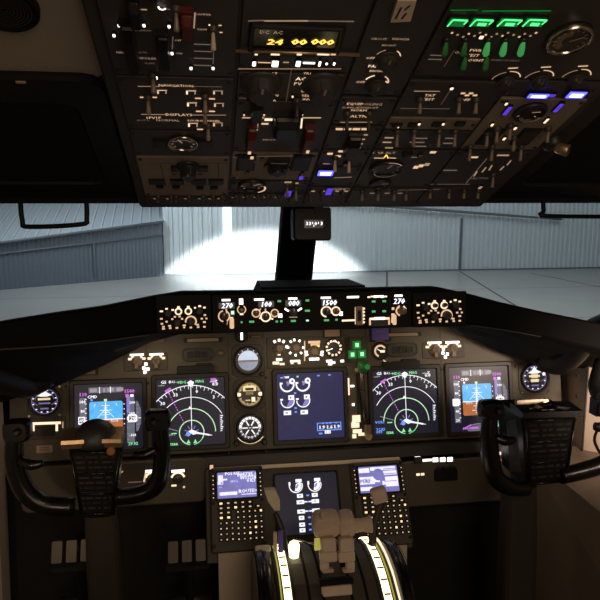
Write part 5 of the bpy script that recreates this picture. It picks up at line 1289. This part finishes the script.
# quadrant: drum body with lit slots, levers, trim wheels
QY = 1.30
Q = thing('throttle_quadrant', 'throttle quadrant with tan thrust levers between two glowing scale strips', 'throttle quadrant', Vector((0, QY, 0)))
def arcpts(x, r=None):
    return [(x, .17, .0), (x, .17, .50), (x, .15, .555), (x, .11, .585), (x, .06, .600), (x, 0, .602), (x, -.06, .590), (x, -.12, .560), (x, -.17, .51), (x, -.19, .45), (x, -.19, 0)]
b = MB(); b.loft([arcpts(-.088), arcpts(.088)], 'panel_brown_dark'); b.build('body', Q)
def tz(y):   # drum surface height
    pts = [(.17,.50),(.15,.555),(.11,.585),(.06,.600),(0,.602),(-.06,.590),(-.12,.560),(-.17,.51),(-.19,.45)]
    for (ya, za), (yb, zb) in zip(pts, pts[1:]):
        if ya >= y >= yb: return za+(zb-za)*(ya-y)/(ya-yb)
    return .45
def qstrip(x0, x1, lift, mn, name, y0=.15, y1=-.185, n=14, lab=None):
    b = MB(); ys = [y0+(y1-y0)*i/n for i in range(n+1)]
    b.loft([[(x0, y, tz(y)-.01), (x1, y, tz(y)-.01), (x1, y, tz(y)+lift), (x0, y, tz(y)+lift)] for y in ys], mn); o = b.build(name, Q)
    if lab: o['label'] = lab
    return o
for sx in (-1, 1):
    qstrip(min(sx*.088, sx*.128), max(sx*.088, sx*.128), .004, 'bezel_dark', 'side_channel')
    qstrip(min(sx*.097, sx*.113), max(sx*.097, sx*.113), .0065, 'lamp_strip', 'lit_trim_scale', y0=.10 if sx < 0 else .13)
    qstrip(min(sx*.117, sx*.120), max(sx*.117, sx*.120), .0068, 'lamp_strip_yellow', 'scale_edge', y0=.09)
    b = MB()
    for i in range(9): y = .08-i*.03; b.box(sx*.105, y, tz(y)+.007, .014, .004, .002, 'bezel_dark')
    b.build('scale_numerals', Q)
for x in (-.030, .030, -.06, .062): qstrip(x-.003, x+.003, .0015, 'black_matt', 'lever_slot', y0=.13, y1=-.12)
# trim wheels
for sx in (-1, 1):
    b = MB(); b.T = Matrix.Translation((sx*.150, .0, .44)) @ Matrix.Rotation(R(90), 4, 'Y')
    b.lathe(0, 0, [(.10,-.012),(.165,-.016),(.175,-.012),(.178,0),(.175,.012),(.165,.016),(.10,.012)], 'yoke_black', 44); b.T = None; w = b.build('trim_wheel', Q)
    b = MB(); b.T = Matrix.Translation((sx*.150, .0, .44)) @ Matrix.Rotation(R(90), 4, 'Y'); b.arc(0, 0, .172, .003, 0, 360, .0165, 'stripe_pale', 44); b.arc(0, 0, .172, .002, 0, 360, -.0165, 'stripe_pale', 44)
    b.T = None; b.build('white_stripe', w)
b = MB(); a_ = ypt(263, 551, QY+.07); b.T = Matrix.Translation((a_.x, a_.y-QY, a_.z)); b.slab(0, 0, .036, .030, -.03, .008, 'cream_plastic', .006, .003); b.T = None; 
b.build('trim_wheel_handle', Q)['label'] = 'pale folding handle on the trim wheel'
# thrust levers: two tan grips with reverser levers hanging in front
def ql(px, py, Y): v = ypt(px, py, Y); return Vector((v.x, v.y-QY, v.z))
for i, (cx, w) in enumerate(((326, 27), (346, 17))):
    g = ql(cx, 524, 1.27); k = .00215
    b = MB(); b.tube([(g.x, g.y+.0, g.z-.01), (g.x, g.y+.02, tz(.05)-.02)], [.008, .010], 'bezel_dark', 8)
    b.build('lever_arm', Q)
    b = MB(); c = g; ww = w*k; hh = .050
    b.loft([[(c.x+x, c.y-.024+abs(x)*.2, c.z+z) for x, z, _ in MB.rr(0, 0, ww*.86, hh*.8, .012, 0)], [(c.x+x, c.y-.012, c.z+z) for x, z, _ in MB.rr(0, 0, ww, hh, .014, 0)], [(c.x+x, c.y+.016, c.z+z) for x, z, _ in MB.rr(0, .002, ww, hh, .014, 0)], [(c.x+x, c.y+.028, c.z+z) for x, z, _ in MB.rr(0, .002, ww*.8, hh*.7, .012, 0)]], 'lever_tan', smooth=True)
    if i == 0: b.tube([(c.x-.006, c.y-.010, c.z+.022), (c.x-.004, c.y-.012, c.z+.026)], [.012, .010], 'lever_tan', 10)
    b.build('thrust_lever', Q)
    # reverse lever: plate, knuckle and two feet
    r = ql((328, 346)[i], 544, 1.235); b = MB()
    b.T = Matrix.Translation((r.x, r.y, r.z)) @ Matrix.Rotation(R(75), 4, 'X')
    b.slab(0, 0, .032, .030, -.008, .012, 'lever_tan', .006, .003); b.slab(0, -.026, .036, .022, -.012, .004, 'lever_tan', .004, .002); b.slab((-.008 if i == 0 else .008), -.046, .018, .018, -.014, .0, 'lever_tan', .003, .002)
    b.slab((-.002 if i == 0 else .004), -.055, .024, .008, -.014, .003, 'lever_tan', .003, .002)
    b.T = None; b.build('reverse_lever', Q)
# side grip of the right thrust lever
a_, c_ = ql(352, 526, 1.265), ql(371, 524, 1.265); b = MB(); b.tube([a_, (a_+c_)/2, c_], [.017, .014, .019], 'lever_tan', 12); b.build('grip_end', Q)
# start levers block low in the slot
a_ = ql(337, 590, 1.17); b = MB(); b.T = Matrix.Translation(a_) @ Matrix.Rotation(R(70), 4, 'X'); b.slab(0, 0, .060, .020, -.01, .008, 'lever_tan', .003, .002); b.slab(0, .015, .072, .012, -.02, .002, 'black_matt', .003, .002); b.T = None; b.build('parking_brake_lever', Q)
# speed brake lever (left) and flap lever (right)
a_, m_, c_ = ql(275, 512, 1.33), ql(281, 528, 1.32), ql(284, 549, 1.31)
b = MB(); b.tube([a_, m_, c_], [.006, .009, .010], 'yoke_grey', 10); b.build('speed_brake_arm', Q)
b = MB(); t_ = ql(270, 489, 1.32); u_ = ql(276, 509, 1.33)
d = (u_-t_); b.loft([[tuple(t_+Vector((x, -.006, 0))) for x in (-.013, .011)]+[tuple(t_+Vector((x, .008, 0))) for x in (.011, -.013)], [tuple(t_+d*.5+Vector((x, -.010, 0))) for x in (-.012, .014)]+[tuple(t_+d*.5+Vector((x, .008, 0))) for x in (.014, -.012)], [tuple(u_+Vector((x, -.008, 0))) for x in (-.004, .008)]+[tuple(u_+Vector((x, .006, 0))) for x in (.008, -.004)]], 'cream_plastic'); b.build('speed_brake_handle', Q)['label'] = 'cream flat handle leaning left'
b = MB(); p_ = ql(280.5, 541, 1.30); b.box(p_.x, p_.y, p_.z, .007, .006, .030, 'violet_glow'); b.build('violet_reflection_strip', Q) if 0 else None
b = MB(); p_ = ql(278.5, 540, 1.305); b.slab(0, 0, .001, .001, 0, .001, 'purple_tape'); b = MB(); b.box(p_.x+.004, p_.y-.006, p_.z, .010, .006, .050, 'purple_tape'); b.box(p_.x-.008, p_.y-.006, p_.z, .008, .006, .045, 'lever_tan'); b.build('speed_brake_scale', Q)
p_ = ql(294, 544, 1.33); b = MB(); b.lathe(p_.x, p_.y, [(.011, p_.z-.03), (.013, p_.z-.004), (.010, p_.z+.003)], 'lamp_strip', 14); b.build('pedestal_lamp', Q)
b = MB(); p_ = ql(297, 540, 1.34); q_ = ql(314, 545, 1.34); b.tube([p_-Vector((.01,0,-.004)), q_], .0025, 'bright_metal', 6); b.build('guide_rod', Q)
p_ = ql(320, 544, 1.28); b = MB(); b.box(p_.x-.006, p_.y, p_.z, .012, .006, .026, 'lamp_strip_yellow'); b.build('lit_edge', Q)
a_, m_, c_ = ql(381, 503, 1.32), ql(376, 518, 1.31), ql(372, 545, 1.30)
b = MB(); b.tube([a_, m_, c_], [.008, .007, .009], 'knob_brown', 10); b.build('flap_arm', Q)
p_ = ql(379, 495, 1.315); b = MB(); b.T = Matrix.Translation(p_) @ Matrix.Rotation(R(80), 4, 'X') @ Matrix.Rotation(R(12), 4, 'Z'); b.slab(0, 0, .034, .034, -.008, .010, 'lever_tan', .005, .003); b.T = None; b.build('flap_handle', Q)['label'] = 'pinkish tan square flap handle'
qstrip(.127, .130, .010, 'lit_warm', 'flap_scale_edge', y0=.12)
# dark block added for the shade on the pedestal face right of the quadrant
b = MB(); a_, c_ = ypt(395, 548, 1.44), ypt(418, 560, 1.44)
P2_ = MB(); P2_.loft([[(.19,.0,0),(.235,.0,0),(.235,.12,0),(.19,.12,0)],[(.17,0,zt-.08),(.22,0,zt-.05),(.22,.12,zt-.03),(.17,.12,zt-.03)]], 'bezel_dark'); P2_.build('shadow_block', P)

# ================================================================= CONTROL YOKES
def yoke(label, Y, G, hub, col, right):
    """G: rim centreline points for the sides, hub: corner pixels of the clip board head, col: column pixels"""
    base = ypt(hub['c'][0], hub['c'][1], Y); K = thing('control_yoke', label, 'control yoke', base)
    def w(px, py, dy=0): return ypt(px, py, Y+dy)-base
    k = .00222*Y/1.38
    for side in ('l', 'r'):
        g = G[side]; b = MB(); pts = [w(x, y, d) for x, y, d, _ in g]; rad = [r*k for *_, r in g]
        b.tube(pts, rad, 'yoke_black', 12); b.build('rim', K)
        hx, hy = g[0][0], g[0][1]; p = w(hx, hy, g[0][2]); s = 1 if side == 'l' else -1
        b = MB(); b.T = Matrix.Translation(p) @ Matrix.Rotation(R(85), 4, 'X'); hw_ = 25*k if side == 'l' or not right else 20*k
        b.loft([MB.rr(s*2*k, 4*k, hw_*.85, 18*k, 5*k, -.030), MB.rr(s*2*k, 4*k, hw_, 21*k, 6*k, -.018), MB.rr(s*2*k, 4*k, hw_, 21*k, 6*k, .008), MB.rr(s*2*k, 4*k, hw_*.8, 17*k, 5*k, .018)], 'yoke_black', smooth=True); b.T = None; b.build('grip_head', K)
        b = MB(); b.tube([p+Vector((s*4*k,-.012,-24*k)), p+Vector((s*16*k,-.018,-28*k)), p+Vector((s*26*k,-.016,-27*k))], [.010,.012,.007], 'yoke_black', 8); b.build('finger_rest', K)
        b = MB(); b.T = Matrix.Translation(p+Vector((s*5*k,-.024,6*k))) @ Matrix.Rotation(R(85), 4, 'X'); b.lathe(0, 0, [(.008,0),(.007,.006),(.004,.008)], 'knob_black', 12); b.T = None; b.build('trim_switch', K)
    # head with check-list board
    tl, tr, br, bl = [w(*p) for p in hub['face']]; D = Vector((0, hub['depth'], 0))
    b = MB()
    ctr = (tl+tr+br+bl)/4
    def shrink(p, f): return ctr+(p-ctr)*f
    b.loft([[tuple(p+D) for p in (bl, br, tr, tl)], [tuple(p+Vector((0,.004,0))) for p in (bl, br, tr, tl)], [tuple(shrink(p, .93)) for p in (bl, br, tr, tl)]], 'yoke_black' if not right else 'yoke_black'); b.build('hub', K)
    b = MB(); f = lambda u, v: shrink(tl, .9)*(1-u)*(1-v)+shrink(tr, .9)*u*(1-v)+shrink(br, .9)*u*v+shrink(bl, .9)*(1-u)*v
    off = Vector((0,-.0015,0)); b.add([tuple(f(u, v)+off) for u, v in ((0,0),(1,0),(1,1),(0,1))], [(0,3,2,1)], 'black_plastic')
    random.seed(11)
    for i in range(11):
        v = .06+i*.083; u = .08
        while u < .88:
            L_ = random.uniform(.06,.26); u2 = min(u+L_, .92); b.add([tuple(f(a, c)+off*1.6) for a, c in ((u,v),(u2,v),(u2,v+.035),(u,v+.035))], [(0,3,2,1)], 'paper_grey' if i % 3 else 'bezel_dark'); u = u2+random.uniform(.03,.1)
    b.build('checklist_card', K)
    b = MB()
    for v in (0, .34, .67, 1.0): a0, a1 = f(-.02, v), f(1.02, v); b.tube([a0+Vector((0,-.004,0)), a1+Vector((0,-.004,0))], .0028, 'yoke_black', 6)
    for u in (0, 1): a0, a1 = f(u, 0), f(u, 1); b.tube([a0+Vector((0,-.004,0)), a1+Vector((0,-.004,0))], .003, 'yoke_black', 6)
    b.build('card_slider', K)
    # column
    pts = [w(*p) for p in col['pts']]; b = MB(); wd = col['w']
    fl = -base.z
    end = pts[-1]+(pts[-1]-pts[-2])*((fl-pts[-1].z)/(pts[-1]-pts[-2]).z)
    allp = pts+[end]; rings = []
    for i, p in enumerate(allp):
        q = wd*(1+.12*i)*.5; rings.append([tuple(p+Vector((x, y, 0))) for x, y, _ in MB.rr(0, 0, q*2, q*1.6, q*.45, 0)])
    b.loft(rings, col['mat'], smooth=False); b.build('column', K)
    b = MB(); e = allp[-1]; b.lathe(e.x, e.y, [(.09, fl+.002), (.09, fl+.02), (.06, fl+.05)], 'black_plastic', 24); b.build('floor_boot', K)
    return K, w, k, base
K, w, k, base = yoke('black control yoke with dull dome and orange button, before the captain flight display', 1.40,
  {'l': [(15,435,0,8),(14,456,0,9),(18,476,0,9.5),(28,494,.0,10),(46,505,.0,9.5),(74,507,.0,9)],
   'r': [(160,424,0,7.5),(162,448,0,8.5),(161,470,0,9),(155,486,0,9),(140,494,0,8.5),(116,497,0,8.5)]},
  {'c': (95,480), 'face': [(68,449),(122,448),(114,516),(80,517)], 'depth': .05}, {'pts': [(101,512,.03),(104,560,.04)], 'w': .068, 'mat': 'column_brown'}, False)
b = MB(); a0, a1 = w(62, 443), w(122, 441); b.loft([[tuple(p+Vector((0, y, z))) for y, z in ((-.012,0),(-.010,.008),(.06,.012),(.06,-.012),(-.008,-.012))] for p in (a0, a0.lerp(a1, .5)+Vector((0,0,.002)), a1)], 'bronze_edge'); b.build('worn_top_ledge', K)
c_ = w(96, 438, .03); b = MB(); b.T = Matrix.Translation(c_); b.lathe(0, 0, [(.045,-.012),(.047,.0),(.043,.018),(.032,.032),(.016,.040),(.004,.042)], 'yoke_grey', 28); b.T = None; b.build('column_head_dome', K)
c_ = w(111, 451, -.006); b = MB(); b.T = Matrix.Translation(c_) @ Matrix.Rotation(R(90), 4, 'X'); b.lathe(0, 0, [(.0095,-.006),(.0095,.004),(.006,.006)], 'orange_button', 20); b.T = None; b.build('round_button', K)['label'] = 'orange-brown round button'
K, w, k, base = yoke('black control yoke holding a clip of pens, before the copilot flight display', 1.33,
  {'l': [(490,414,0,8),(489,436,0,9.5),(491,460,0,10),(496,478,0,10),(510,487,0,9.5),(528,488,0,8.5)],
   'r': [(622,408,-.02,8),(624,430,-.02,9),(617,452,-.01,9.5),(603,464,0,9.5),(582,471,0,9.5),(560,476,0,9)]},
  {'c': (540,450), 'face': [(522,417),(577,415),(567,483),(527,487)], 'depth': .13}, {'pts': [(519,484,.05),(517,545,.06)], 'w': .075, 'mat': 'column_brown'}, True)
b = MB(); p0, p1, p2, p3 = w(506,422,.07), w(522,417,.01), w(526,487,.01), w(511,484,.09)
b.add([tuple(p) for p in (p0,p1,p2,p3)]+[tuple(p+Vector((.012,.01,0))) for p in (p0,p1,p2,p3)], [(0,3,2,1),(4,5,6,7),(0,1,5,4),(3,7,6,2),(0,4,7,3)], 'yoke_grey'); b.build('grey_side_plate', K)
b = MB(); b.tube([w(512,418,.06), w(509,450,.065), w(511,480,.07)], .006, 'bronze_edge', 6); b.build('side_trim', K) if 0 else None
# pen clip on top
a0, a1 = w(520, 414, .01), w(580, 412, .01); b = MB(); b.loft([[tuple(p+Vector((0, y, z))) for y, z in ((-.014,-.006),(-.012,.007),(.05,.012),(.05,-.012))] for p in (a0, a1)], 'yoke_black'); b.build('clip_ledge', K)
P_ = [((528,409),(550,404),.006,'yoke_black'),((540,410),(574,409),.005,'yoke_black'),((536,406),(549,412),.004,'placard_dull'),((556,407),(577,410),.004,'yoke_grey')]
for p_, q_, r_, mn in P_: b = MB(); b.tube([w(*p_, .0), w(*q_, .03)], r_, mn, 8); tag(b.build('pen', None, Matrix.Translation(base)), {0:'thick black pen lying at the back of the yoke clip',1:'long black pen lying across the yoke clip ledge',2:'short dull brown pencil stub in the yoke clip',3:'grey pen at the outer end of the yoke clip'}[P_.index((p_, q_, r_, mn))], 'pen', 'pens in the yoke clip')
b = MB(); c_ = w(532, 405, .05); b.T = Matrix.Translation(c_) @ Matrix.Rotation(R(75), 4, 'X'); b.slab(0, 0, .085, .030, -.004, .006, 'pencil_metal', .006, .002); b.T = None; b.build('clip_plate', K)['label'] = 'dull metal spring plate'
S = None

# ================================================================= SIDE WALL LININGS
def lining(pts, mn, name, th=.02):
    """pts: list of (x, y) plan points going aft; vertical lining from z0 to z1"""
    b = MB(); 
    for (x, y, z0, z1), (x2, y2, z02, z12) in zip(pts, pts[1:]):
        s = 1 if x > 0 else -1
        f_ = s*(.0 if x > 0 else .022); b.add([(x+f_,y,z0),(x2+f_,y2,z02),(x2,y2,z12),(x,y,z1),(x+f_+s*th,y,z0),(x2+f_+s*th,y2,z02),(x2+s*th,y2,z12),(x+s*th,y,z1)], [(0,1,2,3),(7,6,5,4),(3,2,6,7),(0,4,5,1),(0,3,7,4),(1,5,6,2)], mn)
    return struct(b, name)
a1_, a2_, a3_ = ypt(558, 430, 1.75), ypt(583, 430, 1.60), ypt(660, 430, 1.50)
lining([(a1_.x, a1_.y, .35, 1.03), (a2_.x, a2_.y, .30, 1.07)], 'sidewall_tan', 'trim_2')
lining([(a2_.x+.002, a2_.y-.003, .30, 1.08), (a3_.x+.03, a3_.y-.02, .30, 1.08), (.98, 0.2, .30, 1.08)], 'sidewall_tan', 'trim_3')
# joint strip with fasteners between the two linings
b = MB(); j0, j1 = ypt(580, 350, 1.595), ypt(590, 490, 1.595); b.tube([(a2_.x-.003, a2_.y-.008, 1.07), (a2_.x-.003, a2_.y-.008, .30)], .003, 'knob_brown', 6); 
for py in (375, 396): p = ypt(577, py, 1.61); b.lathe(p.x, p.y, [(.004, p.z-.004), (.004, p.z+.004)], 'bezel_dark', 8)
struct(b, 'trim_4')
l1, l2, l3 = ypt(8, 450, 1.66), ypt(-1, 450, 1.58), ypt(-45, 450, 1.45)
lining([(l1.x, l1.y, .30, 1.02), (l2.x, l2.y, .30, 1.04), (l3.x, l3.y, .30, 1.05), (-.98, .2, .30, 1.05)], 'sidewall_tan', 'trim_5')
# side consoles at knee height
c0 = ypt(548, 510, 1.50)
b = MB(); z = .62; b.loft([[(x, y, 0) for x, y in ((.66,1.62),(.995,1.62),(.995,.2),(.72,.2))], [(x, y, zz) for x, y, zz in ((.62,1.62,.70),(.995,1.62,.70),(.995,.2,.58),(.74,.2,.58))]], 'console_tan')
tag(b.build('side_console'), 'tan side console low beside the copilot yoke column', 'console')
b = MB(); b.loft([[(x, y, 0) for x, y in ((-.80,1.62),(-.995,1.62),(-.995,.2),(-.84,.2))][::-1], [(x, y, zz) for x, y, zz in ((-.80,1.62,.60),(-.995,1.62,.60),(-.995,.2,.56),(-.84,.2,.56))][::-1]], 'console_tan')
tag(b.build('side_console'), 'tan side console edge low beside the captain yoke', 'console')
# curved black duct at the upper outer corners, hand microphone on its hook
def corner_duct(pts, label, r0):
    b = MB(); b.tube([ypt(*p) for p in pts], r0, 'black_plastic', 14); tag(b.build('corner_duct'), label, 'air duct')
corner_duct([(538,362,1.62),(560,363,1.585),(576,350,1.54),(590,334,1.48),(618,322,1.40)], 'fat black duct curving over the pale side wall beside the white-lit clock', [.022,.034,.034,.034,.034])
corner_duct([(52,378,1.62),(28,384,1.60),(5,378,1.54),(-25,372,1.46)], 'fat black duct curving over the violet-lit clock corner', [.020,.035,.04,.045])
o = ypt(597, 407, 1.42); H_ = thing('hand_microphone', 'black hand microphone hanging on the pale side wall', 'microphone', o)
b = MB(); b.loft([[(x, y-.0, z) for x, y, z in ring_] for ring_ in ([(px_*1, -.012, pz_) for px_, pz_, _ in MB.rr(.01, 0, .038, .044, .012, 0)], [(px_, -.018, pz_) for px_, pz_, _ in MB.rr(.01, 0, .030, .036, .010, 0)])], 'black_plastic') 
b.box(.01, .004, 0, .036, .032, .042, 'black_plastic'); b.build('body', H_)
b = MB()
for i in range(5): b.box(.01, -.0188, .012-i*.006, .022, .001, .002, 'bezel_dark')
b.build('speaker_grille', H_)
b = MB(); b.tube([(-.004,0,-.050),(.012,-.004,-.052),(.03,0,-.048)], [.010,.013,.010], 'black_plastic', 10); b.build('talk_button', H_)
b = MB(); b.tube([(.01,.0,-.05),(.02,.03,-.10),(.06,.05,-.15),(.09,.07,-.12)], .004, 'black_plastic', 6); b.build('cord', H_)
b = MB(); b.tube([(.012,.004,.02),(.02,.04,.04),(.05,.07,.10)], [.016,.020,.016], 'black_plastic', 10); b.build('hook', H_)

# ================================================================= LIGHT
def area(name, loc, target, size, e, col, size_y=None, spread=None):
    l = bpy.data.lights.new(name, 'AREA'); l.energy = e; l.color = col; l.size = size; l.shape = 'RECTANGLE'; l.size_y = size_y or size
    if spread: l.spread = R(spread)
    o = bpy.data.objects.new(name, l); COL.objects.link(o); o.location = loc; o.rotation_euler = (Vector(target)-Vector(loc)).to_track_quat('-Z', 'Y').to_euler(); return o
def spot(name, loc, target, e, col, ang, blend=.3, size=.05):
    l = bpy.data.lights.new(name, 'SPOT'); l.energy = e; l.color = col; l.spot_size = R(ang); l.spot_blend = blend; l.shadow_soft_size = size
    o = bpy.data.objects.new(name, l); COL.objects.link(o); o.location = loc; o.rotation_euler = (Vector(target)-Vector(loc)).to_track_quat('-Z', 'Y').to_euler(); return o
# hangar lighting
area('hangar_fill', (14, 16, 11), (16, 38, -1), 14, 1000, (.82,.92,1.0), 6)
area('hangar_fill', (-8, 29, 9), (18, 38, -1), 3, 1150, (.80,.90,1.0), 3)  # added side light to bring out the wall ribs
area('hangar_fill', (-10, 22, 14), (-9, 42, 0), 8, 1050, (.80,.90,1.0), 5)  # added light aimed at the annex to brighten its roof
area('hangar_fill', (6, 22, 12), (6, 26, -3), 20, 1500, (1.,.97,.93), 14)
# the aircraft's own landing light
spot('landing_light', (.6, 3.0, -.9), (3.2, 38.4, -8.8), 230000, (1,.98,.94), 28, .30, .15)
# dim warm cockpit dome lamp behind the crew, map lights over the consoles
area('aft_fill_light', (.1, -1.05, 1.25), (.1, 1.5, 1.1), .8, 5.6, (1,.80,.60), .9)  # added fill from behind the crew, lifts the overhead and main panel
area('dome_lamp', (.15, -.45, 1.82), (0, 1.4, .7), .5, 2.2, (1,.78,.55), .2)
spot('side_map_lamp', (.80, .90, 1.06), (.76, 1.66, .92), 22, (1,.78,.62), 60, .9, .10)
spot('side_map_lamp', (-.72, .60, .98), (-.80, 1.55, .80), 3, (1,.76,.52), 60, .8, .03)
# glareshield flood lamps under the lip that wash the main panel
for x in (-.42, .0, .40): area('glareshield_flood', (x, 1.60, 1.035), (x, 1.66, .80), .22, .12, (1,.80,.52), .015)
GROUPS = {'display_unit': 'flight displays on the instrument panels', 'control_display_unit': 'keypad units on the pedestal', 'control_yoke': 'control yokes', 'panel_clock': 'clocks on the main panel', 'efis_control_panel': 'display control panels', 'selector_panel': 'display selector pairs', 'warning_light_unit': 'oval warning light units', 'lower_panel': 'lower instrument panels', 'rudder_pedal': 'rudder pedals', 'side_console': 'side consoles', 'corner_duct': 'corner air ducts', 'grab_handle': 'windshield handles', 'window_shade': 'eyebrow window shades'}
for o in bpy.data.objects:
    g_ = GROUPS.get(o.name.split('.')[0])
    if g_ and o.parent is None: o['group'] = g_
w_ = bpy.data.worlds.new('world'); scn.world = w_; w_.use_nodes = True; w_.node_tree.nodes['Background'].inputs[0].default_value = (.05,.06,.08,1); w_.node_tree.nodes['Background'].inputs[1].default_value = .15
vs = scn.view_settings; vs.view_transform = 'Standard'; vs.look = 'None'; vs.exposure = 0; vs.gamma = 1; vs.use_curve_mapping = False
scn.cycles.use_denoising = True
scn.cycles.max_bounces = 6
